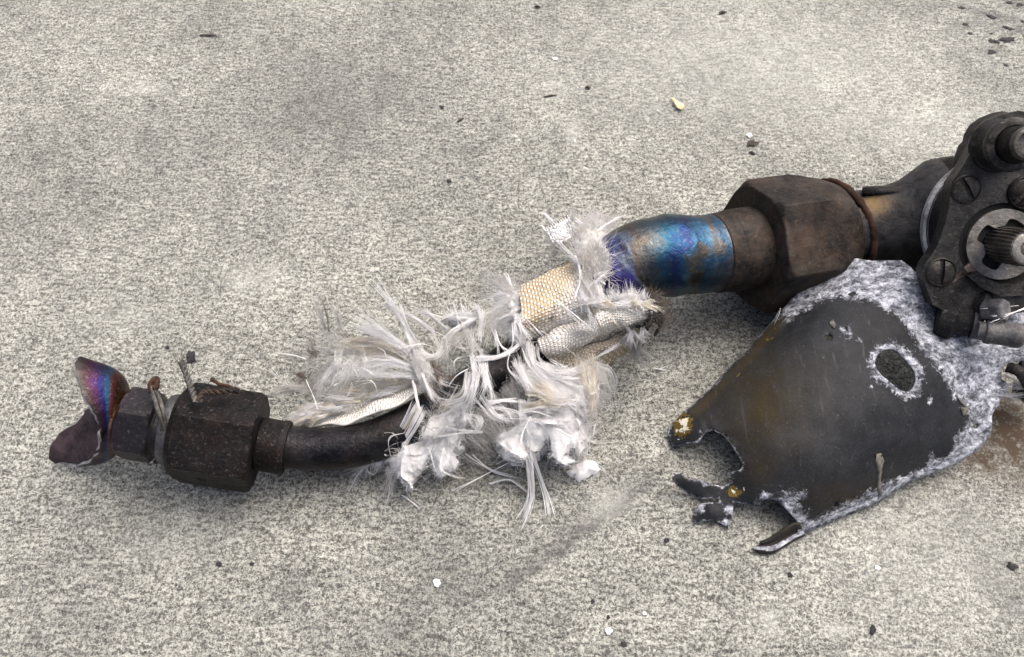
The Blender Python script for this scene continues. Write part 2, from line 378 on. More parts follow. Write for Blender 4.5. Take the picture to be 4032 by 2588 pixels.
# ------------------------------------------------------------------ ground
def ground():
    fine = np.arange(-.36, .3605, .003); fy = np.arange(-.24, .4005, .003)
    far = np.array([.5, .8, 1.5, 3, 6])
    xs = np.concatenate([-far[::-1], fine, far]); ys = np.concatenate([-far[::-1], fy, far+.05])
    X, Y = np.meshgrid(xs, ys); n, mm = X.shape
    V = np.stack([X.ravel(), Y.ravel(), np.zeros(X.size)], 1)
    idx = np.arange(n*mm).reshape(n, mm)
    F = np.stack([idx[:-1, :-1], idx[:-1, 1:], idx[1:, 1:], idx[1:, :-1]], -1).reshape(-1, 4)
    x, y = V[:, 0], V[:, 1]; k = np.zeros((len(V), 4)); k[:, 3] = 1
    def blob(ch, px, py, sx, sy, amt, rot=0):
        c = P(px, py); s = mpp(c); dx = x-c.x; dy = y-c.y; ca, sa = math.cos(rot), math.sin(rot)
        u = (dx*ca+dy*sa)/(sx*s); v = (-dx*sa+dy*ca)/(sy*s); k[:, ch] = np.maximum(k[:, ch], amt*np.exp(-.5*(u*u+v*v)))
    for a in ((0, 1330, 420, 260, 300, .42), (0, 640, 560, 240, 140, .3), (0, 1000, 800, 300, 160, .22), (0, 1650, 620, 220, 120, .2),
              (0, 150, 900, 220, 260, .22), (0, 250, 2350, 200, 260, .2), (0, 1150, 2335, 45, 50, .5), (0, 1260, 2480, 60, 60, .35), (0, 1800, 2250, 260, 150, .28),
              (0, 2080, 2150, 220, 90, .33, .5), (0, 2200, 1900, 160, 120, .2), (0, 2680, 110, 40, 60, .3), (0, 3900, 2280, 70, 80, .5), (0, 3980, 2380, 60, 60, .45),
              (0, 3800, 2050, 120, 80, .35), (0, 3300, 2330, 60, 50, .25), (0, 3925, 66, 75, 13, 1.2, -.42), (0, 3995, 118, 70, 13, 1.2, -.35), (0, 3830, 95, 50, 16, .6), (0, 3900, 205, 40, 14, .7), (0, 4000, 20, 60, 20, .8),
              (0, 3490, 470, 30, 14, .5), (0, 3670, 505, 34, 14, .6), (0, 2150, 900, 120, 60, .15), (0, 1500, 2480, 200, 100, .25)): blob(*a)
    for a in ((1, 3975, 1690, 75, 120, 1.5), (1, 3880, 1800, 70, 60, 1.1), (1, 4000, 1860, 60, 60, .6), (1, 3700, 1900, 120, 26, .35, .5), (1, 1810, 1880, 90, 40, .3), (1, 1900, 1850, 60, 30, .25), (1, 1560, 1850, 120, 40, .3),
              (1, 2760, 1290, 120, 90, .3), (1, 2450, 1330, 120, 80, .3), (1, 1250, 1870, 90, 26, .4), (1, 2980, 1800, 50, 60, .3), (1, 3030, 2000, 50, 40, .4), (1, 3000, 2190, 60, 15, .3)): blob(*a)  # patches just below both tubes are their shadow painted on in brown
    for a in ((2, 3000, 250, 500, 250, .32), (2, 3600, 480, 330, 130, .3), (2, 2200, 2480, 60, 30, .0), (2, 3300, 2480, 40, 16, .6), (2, 3020, 2440, 40, 40, .4), (2, 580, 350, 60, 20, .35),  # broad upper right pale patches paint in the brighter light at the back
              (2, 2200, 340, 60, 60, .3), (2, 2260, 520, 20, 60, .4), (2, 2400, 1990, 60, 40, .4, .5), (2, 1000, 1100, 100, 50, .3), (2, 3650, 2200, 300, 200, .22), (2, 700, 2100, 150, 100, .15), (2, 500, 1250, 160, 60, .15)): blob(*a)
    # faint straight scuff line, darker on its upper side
    a, b = P(2560, 1930), P(2030, 2310); t = (b-a).normalized(); nn = Vector((-t.y, t.x)); L = (b-a).length
    s = ((x-a.x)*t.x+(y-a.y)*t.y)/L; d = (x-a.x)*nn.x+(y-a.y)*nn.y; d = d*(1 if nn.dot(Vector((-1, 1))) > 0 else -1)
    k[:, 0] = np.maximum(k[:, 0], (.5*np.exp(-np.clip(d, 0, 1)/.012)+.6*np.exp(-np.clip(d, 0, 1)/.003))*(d > 0)*np.clip(np.minimum(s+.15, 1.15-s)*5, 0, 1))
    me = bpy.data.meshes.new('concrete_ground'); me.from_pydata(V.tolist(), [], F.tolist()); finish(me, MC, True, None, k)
    o = link('concrete_ground', me); o['kind'] = 'structure'
    o['label'] = 'weathered speckled concrete slab under all the parts'
ground()

# ------------------------------------------------------------------ left: burst fitting with hex nut and bent tube
def left_fitting():
    A, B = P(480, 1662, .0295), P(1150, 1768, .0185); s = mpp((A+B)/2)
    T = lambda px: (px-480)/670.0
    th = empty('burst_fitting', P(860, 1722, 0), 'sooty hex nut fitting on a bent dark tube, its flared end torn open', 'pipe fitting')
    # hex body with necks
    prof = [(T(468), 104*s), (T(476), 103*s), (T(484), 112*s), (T(492), 130*s), (T(502), 144*s), (T(516), 154*s), (T(588), 154*s), (T(604), 147*s), (T(616), 134*s), (T(624), 120*s), (T(634), 114*s), (T(700), 114*s)]
    V, F = loft(lathe(A, B, prof, 144, 148*s, R(-13), .00012))
    uvb = [(.05+.3*((i//144)/11), (i % 144)/144) for i in range(len(V))]
    make('hex_body', V, F, BODY, th, uv=uvb, sharp=28)
    prof = [(T(650), 118*s), (T(654), 134*s), (T(680), 144*s), (T(692), 146*s), (T(694), 120*s)]
    V, F = loft(lathe(A, B, prof, 72, None, 0, .0001)); make('washer', V, F, WASH, th, sharp=40)
    n = [(T(690), 60*s), (T(691), 150*s), (T(700), 166*s), (T(716), 184*s), (T(736), 202*s), (T(770), 215*s)] + [(T(770+i*27), 215*s) for i in range(1, 8)] + [(T(1000), 204*s), (T(1012), 192*s), (T(1016), 184*s), (T(1017), 80*s)]
    V, F = loft(lathe(A, B, n, 180, 203*s, R(-17), .00013)); nut = make('hex_nut', V, F, STEEL_L, th, sharp=24); mod_bevel(nut, .0004, 2, 25)
    prof = [(T(1020), 104*s), (T(1026), 106*s), (T(1100), 105*s), (T(1106), 108*s), (T(1124), 108*s), (T(1131), 104*s), (T(1132), 70*s)]
    V, F = loft(lathe(A, B, prof, 72, None, 0, .0001)); make('sleeve', V, F, STEEL_L, th, sharp=40)
    pts = Pa([(1085, 1757, .0193), (1250, 1768, .018), (1400, 1755, .0187), (1550, 1705, .0198), (1700, 1622, .0205), (1850, 1532, .0205), (2000, 1432, .020), (2170, 1330, .0185)])
    c = catmull(pts, 60); V, F = loft(sweep(c, 85*s, 48, .015), True, False, True)
    make('bent_tube', V, F, TUBE_D, th, sharp=50)
    # drilled holes in the nut flats (short black bores standing 0.1 mm proud of the flat as burr rims)
    a, v, d = frame(B-A, (A+B)/2)
    def on_flat(px, py, ph, rr):
        c0 = A+(B-A)*T(px); return c0+(v*math.cos(R(ph))+d*math.sin(R(ph)))*rr
    for (px, ph, rr) in ((935, -47, 176.5*s), (840, 73, 176.5*s)):
        nn = (v*math.cos(R(ph))+d*math.sin(R(ph))); c0 = A+(B-A)*T(px)+nn*rr
        u1 = a; u2 = nn.cross(a); rings = []
        for (r, h) in ((.00165, -.0003), (.0016, .00012), (.0012, .00014), (.0011, -.0002), (.0001, -.00025)):
            rings.append([c0+nn*h+(u1*math.cos(q)+u2*math.sin(q))*r for q in np.linspace(0, 2*math.pi, 16, endpoint=False)])
        V, F = loft(rings); make('wire_hole', V, F, VOID, th)
    # torn flare: two peeled petals, one up, one flat to the ground
    base_c = A+(B-A)*T(482); N = 72
    base = [base_c+(v*math.cos(2*math.pi*j/N)+d*math.sin(2*math.pi*j/N))*104*s for j in range(N)]
    # rim by angle (0 = towards the viewer, 90 = down the image, 180 = underneath/behind, 270 = up)
    rim = {0: (388, 1665, .040), 20: (399, 1715, .036), 45: (397, 1760, .029), 65: (380, 1806, .017), 85: (335, 1834, .008), 105: (270, 1838, .0045), 120: (215, 1822, .0045), 135: (190, 1790, .0065),
           150: (212, 1738, .011), 165: (270, 1690, .016), 185: (345, 1640, .019), 205: (380, 1585, .016), 225: (380, 1520, .026), 240: (372, 1465, .035), 252: (352, 1428, .042),
           266: (328, 1404, .046), 280: (303, 1408, .049), 292: (291, 1440, .050), 308: (303, 1492, .049), 325: (335, 1550, .047), 343: (368, 1612, .044), 360: (388, 1665, .040)}
    ks = sorted(rim); rp = np.array([tuple(P(*rim[q])) for q in ks]); rings = []
    dense = np.stack([np.interp(np.arange(N)*360/N, ks, rp[:, i]) for i in range(3)], 1)
    for _ in range(2): dense = (np.roll(dense, 1, 0)+2*dense+np.roll(dense, -1, 0))/4
    M1 = 22; ax = (A-B).normalized()
    for i in range(M1+1):
        t = i/M1; ring = []
        for j in range(N):
            b = base[j]; e = Vector(dense[j]); rad = (b-base_c).normalized(); wr = max(0, math.cos(2*math.pi*j/N-R(282)))**.7
            c1 = b+ax*(e-b).length*(.42-.34*wr)+rad*((e-b).length*.62*wr-.0015)
            wb = max(0, math.cos(2*math.pi*j/N-R(115)))**.6; c1 = c1.lerp(Vector((b.x+(e.x-b.x)*.25, b.y+(e.y-b.y)*.25, b.z+(e.z-b.z)*.92-.001)), wb*.95); q = b*(1-t)**2+c1*2*t*(1-t)+e*t*t
            q = q+noise.noise_vector(q*95)*.0009*t
            if i == M1: q = q+noise.noise_vector(q*900)*.0007
            ring.append(q)
        rings.append(ring)
    V, F = loft(rings); V2 = V
    uv = [((i//N)/M1, (i % N)/N) for i in range(len(V))]
    # outer skin, inner skin 1.1 mm inside, bright torn lip joining them
    cen = [sum(r, Vector())/N for r in rings]
    me = bpy.data.meshes.new('tmp'); me.from_pydata([tuple(p) for p in V], [], F); me.update()
    nr = [Vector(q.normal) for q in me.vertices]; out = 1 if sum(nr[j].dot(V[j]-base_c) for j in range(N)) > 0 else -1
    bpy.data.meshes.remove(me)
    inn = [V[i]-nr[i]*out*.0014 for i in range(len(V))]
    make('torn_flare', V, F, PETAL, th, uv=uv)
    make('flare_lining', inn, F, INNER, th)
    lip = []
    for q in range(4):
        f = q/3; bul = math.sin(math.pi*f)*.0004
        lip.append([V[M1*N+j].lerp(inn[M1*N+j], f)+(V[M1*N+j]-V[(M1-1)*N+j]).normalized()*(bul+.0001)+noise.noise_vector(V[M1*N+j]*1500+Vector((q, 0, 0)))*.00025 for j in range(N)])
    Vl, Fl = loft(lip); make('torn_lip', Vl, Fl, TORN, th)
    # lock wires
    zt = .039
    def twisted(name, pts, r, mat, turns, n=90):
        c = catmull(Pa(pts), n); obs = []
        V, F = [], []
        for ph in (0, math.pi):
            path = []
            for i in range(n):
                t = Vector(c[min(i+1, n-1)]-c[max(i-1, 0)]).normalized(); u = t.cross(Vector((.3, .2, 1))).normalized(); b = t.cross(u)
                q = turns*2*math.pi*i/(n-1)+ph; path.append(Vector(c[i])+(u*math.cos(q)+b*math.sin(q))*r*.95)
            v_, f_ = loft(sweep(path, r, 8, .2, ph), True, True, True); o = len(V); V += v_; F += [tuple(x+o for x in f) for f in f_]
        return make(name, V, F, mat, th, sharp=60)
    twisted('lock_wire', [(712, 1424, 0.0442), (725, 1450, 0.0446), (742, 1500, 0.0449), (757, 1540, 0.0452), (772, 1580, 0.0456)], .00062, WIRE, 5)
    twisted('lock_wire', [(785, 1575, 0.0457), (800, 1548, 0.0448), (840, 1545, 0.0441), (890, 1542, 0.0434), (925, 1536, 0.0420), (945, 1545, 0.0408)], .0006, WIRED, 5)
    tube('lock_wire', Pa([(925, 1534, 0.0415), (900, 1520, 0.0425), (860, 1512, 0.0432), (838, 1494, 0.0439), (832, 1502, 0.0440)]), .0006, RUST, th, 20, 8, .3)
    tube('lock_wire', Pa([(611, 1494, 0.0422), (602, 1505, 0.0428), (598, 1535, 0.0434), (612, 1580, 0.0427), (630, 1640, 0.0415), (648, 1690, 0.0379), (640, 1735, 0.0329), (622, 1800, 0.0211), (612, 1820, 0.0182), (624, 1815, 0.0181)]), .0008, WIRE, th, 40, 8, .3, 3)
    tube('lock_wire', Pa([(606, 1535, 0.0431), (625, 1560, 0.0431), (640, 1610, 0.0424), (648, 1665, 0.0399), (630, 1715, 0.0350), (632, 1770, 0.0280), (645, 1730, 0.0339)]), .0007, WIRE, th, 40, 8, .3, 5)
    tube('wire_hook', Pa([(600, 1545, 0.0429), (592, 1520, 0.0434), (605, 1498, 0.0443), (616, 1493, 0.0442), (617, 1512, 0.0437), (610, 1535, 0.0433)]), .0011, RUST, th, 24, 8, .35, 8)
BODY = mat_tint('gold_edged_black_steel', [(0, (.30, .15, .02)), (.06, (.06, .028, .008)), (.12, (.02, .010, .018)), (.2, (.011, .010, .011)), (.5, (.010, .010, .012)), (1, (.012, .012, .012))], .07, .42, .6)
WASH = mat_steel('grey_washer_steel', (.04, .042, .048), (.13, .13, .135), (.08, .06, .05), .3, .45, .6)
left_fitting()

# ------------------------------------------------------------------ right: pump with coupling nut and blued tube
def pump():
    th = empty('engine_pump', P(3700, 1000, 0), 'blackened pump with splined shaft, large brown coupling nut and burst blue tube stub', 'pump')
    ZA = .029
    yv = lambda x: 980-.155*(x-2930)
    A, B = P(2700, yv(2700), .0365), P(3600, yv(3600), .0185); s = mpp(P(2950, 980, ZA)); T = lambda x: (x-2700)/900.0
    # blued tube stub, torn at its left end
    pts = Pa([(2905, 984, .0325), (2840, 993, .0338), (2750, 1003, .0356), (2640, 1006, .0378), (2545, 1018, .0385), (2475, 1048, .037), (2425, 1095, .034), (2400, 1140, .030)])
    n = 70; c = catmull(pts, n); tt = np.linspace(0, 1, n)
    rad = np.interp(tt, [0, .28, .36, .41, .45, .50, .62, .76, .88, 1], np.array([150, 150, 149, 155, 156, 150, 148, 144, 138, 130])*s)
    rings = sweep(c, rad, 72, .012); N = 72; uv = []
    for i, r in enumerate(rings):
        for j in range(N):
            p = r[j]
            q = noise.noise_vector(p*110)*.0012*(math.exp(-((tt[i]-.42)/.08)**2)+.6*max(0, tt[i]-.75)*3)
            if i >= n-9:
                k = (i-(n-9))/8; q += noise.noise_vector(Vector((j*.22, 3, 1)))*.0035*k*k+noise.noise_vector(Vector((j*.9, 7, 2)))*.0016*k*k
            r[j] = p+q; uv.append((1-tt[i]+.05*math.sin(2*math.pi*j/N+1), j/N))
    V, F = loft(rings); o = make('blued_tube', V, F, BLUE, th, uv=uv, sharp=60); mod_solid(o, .0012, -1)
    bore = sweep(c[8:-6], np.array(rad[8:-6])-.0016, 40); V, F = loft(bore, True, True, True); make('tube_bore', V, F, VOID, th)
    # peeled strip of oxide hanging on the bead
    prof = [(T(2796), 148*s), (T(2800), 153*s), (T(2846), 155*s), (T(2850), 158*s), (T(2858), 159*s), (T(2930), 160*s), (T(2990), 160*s), (T(2998), 150*s)]
    V, F = loft(lathe(A, B, prof, 96, None, 0, .00012)); make('ferrule', V, F, STEEL_R, th, sharp=30)
    R0 = 266*s
    prof = [(T(2941), 120*s), (T(2942), 238*s), (T(2952), 256*s), (T(2962), 275*s)] + [(T(2962+i*24), 280*s) for i in range(1, 7)] + [(T(3118), 270*s), (T(3152), 254*s), (T(3188), 238*s), (T(3218), 224*s), (T(3238), 216*s), (T(3244), 206*s), (T(3245), 120*s)]
    V, F = loft(lathe(A, B, prof, 180, R0, R(30), .00018)); nut = make('coupling_nut', V, F, STEEL_R, th, sharp=24); mod_bevel(nut, .0005, 2, 25)
    a, v, d = frame(B-A, (A+B)/2)
    # drilled hole in the front flat
    nn = v; c0 = A+(B-A)*T(3130)+nn*(R0*.866)+d*86*s; u2 = nn.cross(a); rings = []
    for (r, h) in ((.0016, -.0003), (.0015, .00012), (.00125, .00013), (.0010, -.0001), (.0001, -.0002)):
        rings.append([c0+nn*h+(a*math.cos(q)*.8+u2*math.sin(q))*r for q in np.linspace(0, 2*math.pi, 16, endpoint=False)])
    V, F = loft(rings); make('wire_hole', V, F, CAST, th)
    # rusty wire round the end of the nut
    path = []
    for i in range(60):
        q = R(-115+i*3.6); x = 3264+10*math.sin(q*2+1); path.append(A+(B-A)*T(x)+(v*math.cos(q)+d*math.sin(q))*(213+5*math.sin(q*3))*s)
    V, F = loft(sweep(path, .00135, 10, .55, 4), True, True, True); make('rust_ring', V, F, RUST, th)
    NA, NB = P(3250, 925, .027), P(3660, 872, .036); TN = lambda x: (x-3250)/410.0
    prof = [(TN(3240), 190*s), (TN(3275), 190*s), (TN(3290), 172*s), (TN(3320), 160*s), (TN(3420), 158*s), (TN(3500), 164*s), (TN(3560), 178*s), (TN(3600), 198*s), (TN(3660), 235*s), (TN(3700), 240*s)]
    rings = lathe(NA, NB, prof, 96, None, 0, .0003); V, F = loft(rings, True, False, True)
    kk = np.zeros((len(V), 4)); kk[:, 3] = 1; q0 = P(3455, 815, .045)
    kk[:, 0] = [math.exp(-(((p-q0).length)/.0062)**2) for p in V]
    make('port_neck', V, F, NECK, th, col=kk, sharp=40)
    # flat ridge with a slot along the top of the neck
    rg = [P(*q) for q in ((3395, 748, .046), (3470, 744, .0475), (3560, 742, .049), (3640, 735, .051))]; rows = []
    for dy, dz in ((-6, -.002), (0, .0006), (14, .001), (24, -.0006), (30, -.003)): rows.append([P(q[0], q[1]+dy, q[2]+dz) for q in ((3395, 748, .0455), (3470, 744, .047), (3560, 742, .0485), (3640, 735, .0505))])
    V, F = loft(rows, False); o = make('neck_ridge', V, F, CAST, th); mod_solid(o, .0015, 0)
    tube('slot_groove', Pa([(3470, 776, .0462), (3510, 768, .047), (3570, 762, .048)]), [.0004, .0013, .0006], VOID, th, 12, 8)
    # ---- pump face, its own plane leaning to the right
    O = P(3950, 963, .062); view = (CAM-O).normalized(); Rr = (RT-view*RT.dot(view)).normalized(); Dn = view.cross(Rr)
    if Dn.dot(UP) > 0: Dn = -Dn
    tilt = (Rr*.985+Dn*.17).normalized(); nrm = (view*math.cos(R(25))+tilt*math.sin(R(25))).normalized()
    e1 = (Rr-nrm*Rr.dot(nrm)).normalized(); e2 = nrm.cross(e1)
    if e2.dot(Dn) < 0: e2 = -e2
    sp = mpp(O)
    def on(px, py, off=0.0):
        o2 = O+nrm*off; r = ray(px, py); t = (o2-CAM).dot(nrm)/r.dot(nrm); return CAM+r*t
    def uvp(px, py):
        q = on(px, py)-O; return (q.dot(e1), q.dot(e2))
    def W(u, v_, off=0.0): return O+e1*u+e2*v_+nrm*off
    def slab(name, outer, holes, front, back, mat, step=.006, bev=.0006):
        vs2, F2 = cdt(outer, holes, step); n = len(vs2)
        V = [W(x, y, front) for x, y in vs2]+[W(x, y, back) for x, y in vs2]; F = []
        from collections import Counter
        for f in F2:
            A_ = (vs2[f[1]]-vs2[f[0]]); B_ = (vs2[f[2]]-vs2[f[0]]); f = f if (A_[0]*B_[1]-A_[1]*B_[0])*(e1.cross(e2).dot(nrm)) > 0 else f[::-1]
            F.append(f); F.append(tuple(i+n for i in f[::-1]))
        ed = {}
        for f in F[::2]:
            for i in range(3): ed[(f[i], f[(i+1) % 3])] = 1
        for (p, q) in ed:
            if (q, p) not in ed: F.append((p, p+n, q+n, q))
        o = make(name, V, F, mat, th, sharp=35); mod_bevel(o, bev, 3, 40); return o
    circ = lambda cx, cy, r, k=40, a0=0: [(cx+r*math.cos(2*math.pi*i/k+a0), cy+r*math.sin(2*math.pi*i/k+a0)) for i in range(k)]
    face_px = [(4010, 436), (3960, 449), (3915, 462), (3880, 492), (3852, 540), (3822, 598), (3795, 650), (3768, 690), (3748, 718), (3741, 760), (3739, 800), (3733, 836), (3722, 880), (3706, 925), (3690, 968), (3668, 1005), (3645, 1035), (3634, 1065), (3640, 1105), (3655, 1150), (3672, 1200), (3720, 1225), (3800, 1232), (3900, 1235), (4020, 1232), (4130, 1200), (4200, 1050), (4220, 850), (4180, 640), (4150, 520), (4090, 450)]
    bore_c = uvp(3950, 963)
    hole = circ(bore_c[0]-.0005, bore_c[1], 163*sp)
    slab('pump_face', [uvp(*p) for p in face_px], [hole], 0, -.007, FACE, .005, .0012)
    # casing behind the face
    cc = uvp(4025, 900)
    def drum(name, c, prof, mat, seg=96, wob=0, cap=True, sc=(1, 1), holes=None):
        rings = [[W(c[0]+r*sc[0]*math.cos(2*math.pi*j/seg), c[1]+r*sc[1]*math.sin(2*math.pi*j/seg), h)+noise.noise_vector(Vector((j*.3, h*400, 1)))*wob for j in range(seg)] for (h, r) in prof]
        V, F = loft(rings, True, cap, cap); return make(name, V, F, mat, th, sharp=35)
    drum('casing', cc, [(-.006, 262*sp), (-.0078, 282*sp), (-.0165, 290*sp), (-.0172, 283*sp), (-.018, 283*sp), (-.0182, 292*sp), (-.022, 290*sp), (-.024, 272*sp), (-.045, 225*sp)], CAST, wob=.0002)
    drum('bright_seal_ring', cc, [(-.0172, 291*sp), (-.0178, 303*sp), (-.0200, 305*sp), (-.0206, 292*sp)], BRIGHT, cap=False, wob=.0001)
    drum('bright_seal_ring', cc, [(-.0155, 287*sp), (-.0157, 292.5*sp), (-.0164, 292.5*sp), (-.0166, 287*sp)], WASH, cap=False, wob=.0001)
    c2 = uvp(3925, 872); drum('rear_flange', c2, [(-.034, 250*sp), (-.0345, 262*sp), (-.040, 266*sp), (-.0405, 240*sp)], CAST, wob=.0003)
    back = [(3990, 430), (3935, 452), (3895, 480), (3872, 520), (3866, 548), (3848, 566), (3836, 600), (3830, 640), (3838, 680), (3900, 760), (4100, 760), (4150, 600), (4090, 450)]
    slab('upper_lug', [uvp(*p) for p in back], [], -.0072, -.017, CAST, .006, .0012)
    # bore, retainer and splined shaft
    drum('bore_wall', (bore_c[0]-.0005, bore_c[1]), [(-.0015, 162.8*sp), (-.011, 162.5*sp), (-.0112, 3*sp)], VOID, cap=True)
    outer = []
    for i in range(96):
        q = 2*math.pi*i/96; r = 139*sp; outer.append((bore_c[0]+r*math.cos(q), bore_c[1]+r*math.sin(q)))
    inner = []
    for i in range(120):
        q = 2*math.pi*i/120; k = 1/(1+math.exp(-7*(math.cos(4*q+R(55))-.15))); r = (103-32*k)*sp; inner.append((bore_c[0]+r*math.cos(q), bore_c[1]+r*math.sin(q)))
    ring = slab('retainer_ring', outer, [inner], .0002, -.0035, PALE, .0022, .0004)
    leg = [uvp(*p) for p in ((3822, 1010), (3815, 1040), (3738, 1098), (3742, 1118), (3760, 1116), (3820, 1074), (3850, 1085), (3862, 1060), (3850, 1030))]
    slab('retainer_leg', leg, [], .0000, -.0034, LEGM, .003, .0004)
    low = [uvp(*p) for p in ((3800, 1085), (3840, 1068), (3870, 1092), (3930, 1118), (4000, 1114), (4090, 1060), (4110, 1100), (4040, 1160), (3930, 1165), (3850, 1130))]
    slab('lower_rib', low, [], .0025, -.001, FACE, .003, .0008)
    sh = []; seg = 168; prof = [(-.011, 1, 0), (.0145, 1, 0), (.0165, .95, .3), (.0178, .86, 1), (.0178, .40, 1), (.0168, .37, 1)]
    for (h, k, sm) in prof:
        rr = []
        for j in range(seg):
            q = 2*math.pi*j/seg; tooth = .5+.5*math.tanh(3*math.cos(28*q)); r = (72-7*(1-tooth)*(1-sm))*sp*k; rr.append(W(bore_c[0]+r*math.cos(q), bore_c[1]+r*math.sin(q), h))
        sh.append(rr)
    V, F = loft(sh); make('splined_shaft', V, F, SHAFT, th, sharp=25)
    drum('shaft_end', bore_c, [(.0160, 60*sp), (.0181, 58*sp), (.0183, 52*sp), (.0183, 30*sp), (.0168, 26*sp), (.0166, 24*sp)], PALE)
    drum('shaft_plug', bore_c, [(.0150, 25*sp), (.0172, 24*sp), (.0179, 15*sp), (.0181, 3*sp)], SHAFT)
    # upper bushing and stub
    bc = uvp(3930, 575); drum('bushing_seat', bc, [(-.001, 106*sp), (.0012, 100*sp), (.0015, 96*sp), (.0085, 88*sp), (.0090, 60*sp)], BLACK, wob=.0002)
    drum('bushing_flange', bc, [(.0086, 92*sp), (.0088, 99*sp), (.0105, 101*sp), (.0118, 98*sp), (.0122, 88*sp), (.0122, 72*sp), (.0108, 70*sp), (.0108, 20*sp)], FACE, wob=.0001)
    drum('bushing_stub', bc, [(.0100, 66*sp), (.0190, 66*sp), (.0195, 64*sp), (.0197, 10*sp)], CAST)
    drum('bushing_tip', bc, [(.0190, 58*sp), (.0196, 60*sp), (.0222, 60*sp), (.0228, 57*sp), (.0230, 46*sp), (.0222, 40*sp), (.0200, 36*sp), (.0200, 3*sp)], PALE)
    # bosses with worn slots
    def boss(px, py, r, slot_deg, mat):
        c = uvp(px, py); a0 = R(slot_deg); rs = r*sp; gap = .0009
        drum('boss_rim', c, [(-.0005, rs*1.12), (.0008, rs*1.08), (.0012, rs*1.0), (.0006, rs*.94)], mat, 48, .0001, cap=False)
        V, F = [], []
        for sgn in (-1, 1):
            rings = []
            for k in range(6):
                f = k/5; rings.append([])
                for j in range(25):
                    q = -math.pi/2+math.pi*j/24; x = math.cos(q)*rs*.95*(1-f*.92); y = math.sin(q)*rs*.95*(1-f*.92); x = x*sgn+sgn*gap
                    rings[-1].append(W(c[0]+x*math.cos(a0)-y*math.sin(a0), c[1]+x*math.sin(a0)+y*math.cos(a0), .0003+.0014*math.sqrt(f)))
            rings.insert(0, [p-nrm*.001 for p in rings[0]])
            v_, f_ = loft(rings, True, False, True); o = len(V); V += v_; F += [tuple(i+o for i in (f if sgn > 0 else f[::-1])) for f in f_]
        make('slotted_screw', V, F, mat, th, sharp=40)
    boss(3803, 745, 52, -28, FACE); boss(3703, 1072, 54, 4, FACE)
    boss(4035, 760, 60, 40, CAST)
    # rubber bush, washer and stud that poke through the bracket notch
    nb = Vector((.93, -.30, .19)).normalized()
    def cyl(name, c, axis, prof, mat, seg=48, wob=0.0):
        u1 = axis.orthogonal().normalized(); u2 = axis.cross(u1)
        rings = [[c+axis*h+(u1*math.cos(2*math.pi*j/seg)+u2*math.sin(2*math.pi*j/seg))*r+noise.noise_vector(Vector((j*.4, h*900, 2)))*wob for j in range(seg)] for (h, r) in prof]
        V, F = loft(rings, True, True, True); return make(name, V, F, mat, th, sharp=35)
    c = P(3752, 1256, .0385); s2 = mpp(c)
    cyl('rubber_bush', c, nb, [(-.006, 62*s2), (-.005, 76*s2), (-.001, 82*s2), (.0005, 72*s2), (.001, 60*s2), (.005, 60*s2), (.0065, 50*s2)], BLACK, wob=.0003)
    cyl('bush_washer', c, nb, [(.0060, 40*s2), (.0062, 66*s2), (.0085, 67*s2), (.0094, 60*s2), (.0094, 42*s2), (.0080, 36*s2)], WASH)
    cyl('stud', P(3884, 1306, .0445), nb, [(-.003, 34*s2), (-.0008, 36*s2), (-.0003, 46*s2), (.0012, 48*s2), (.0020, 44*s2), (.0075, 44*s2), (.0080, 47*s2), (.0100, 47*s2), (.0112, 44*s2), (.0120, 34*s2), (.0122, 5*s2)], STUD, wob=.00015)
    c = P(3945, 1222, .0515); u = Vector((.55, -.45, .7)).normalized(); u1 = u.orthogonal().normalized(); u2 = u.cross(u1); rings = []
    for (h, r) in ((-.006, 46), (.0005, 46), (.0015, 42), (.0016, 4)): rings.append([c+u*h+(u1*math.cos(R(60*j+12))+u2*math.sin(R(60*j+12)))*r*s2 for j in range(6)])
    V, F = loft(rings, True, True, True); o = make('hex_bolt_head', V, F, STUD, th, False); mod_bevel(o, .0005)
    cyl('rubber_bush', P(3895, 1196, .0475), u, [(-.008, 40*s2), (-.002, 52*s2), (.0005, 50*s2), (.001, 34*s2)], BLACK, wob=.0003)
def mat_neck():
    m = M('scorched_neck_steel'); k = m.attr(); a = m.noise(150, 6, .7, .4); b = m.noise(600, 5, .72)
    col = m.ramp(a, [(.38, (.006, .0065, .0075)), (.62, (.036, .034, .033))])
    f = m.ramp(m.math('ADD', k[0], m.math('MULTIPLY', m.math('SUBTRACT', b, .5), .7)), [(.25, 0.0), (.85, 1.0)])
    col = m.mix(f, col, (.125, .078, .028))
    return m.set(col, m.math('ADD', m.math('MULTIPLY', b, .4), .35), .3, m.bump(m.math('ADD', a, b), .45, .0007), .3)
NECK = mat_neck()
BRIGHT = mat_steel('scraped_bright_steel', (.10, .10, .10), (.50, .50, .49), (.2, .17, .13), .3, .45, .4, dust=(.7, .7, .7), dustamt=.5)
LEGM = mat_steel('reddish_worn_steel', (.10, .08, .072), (.22, .17, .15), (.18, .10, .075), .4, .45, .5)
STUD = mat_steel('grey_stud_metal', (.045, .045, .047), (.15, .15, .155), (.2, .18, .16), .4, .6, .35, dust=(.36, .36, .36), dustamt=.4)
pump()

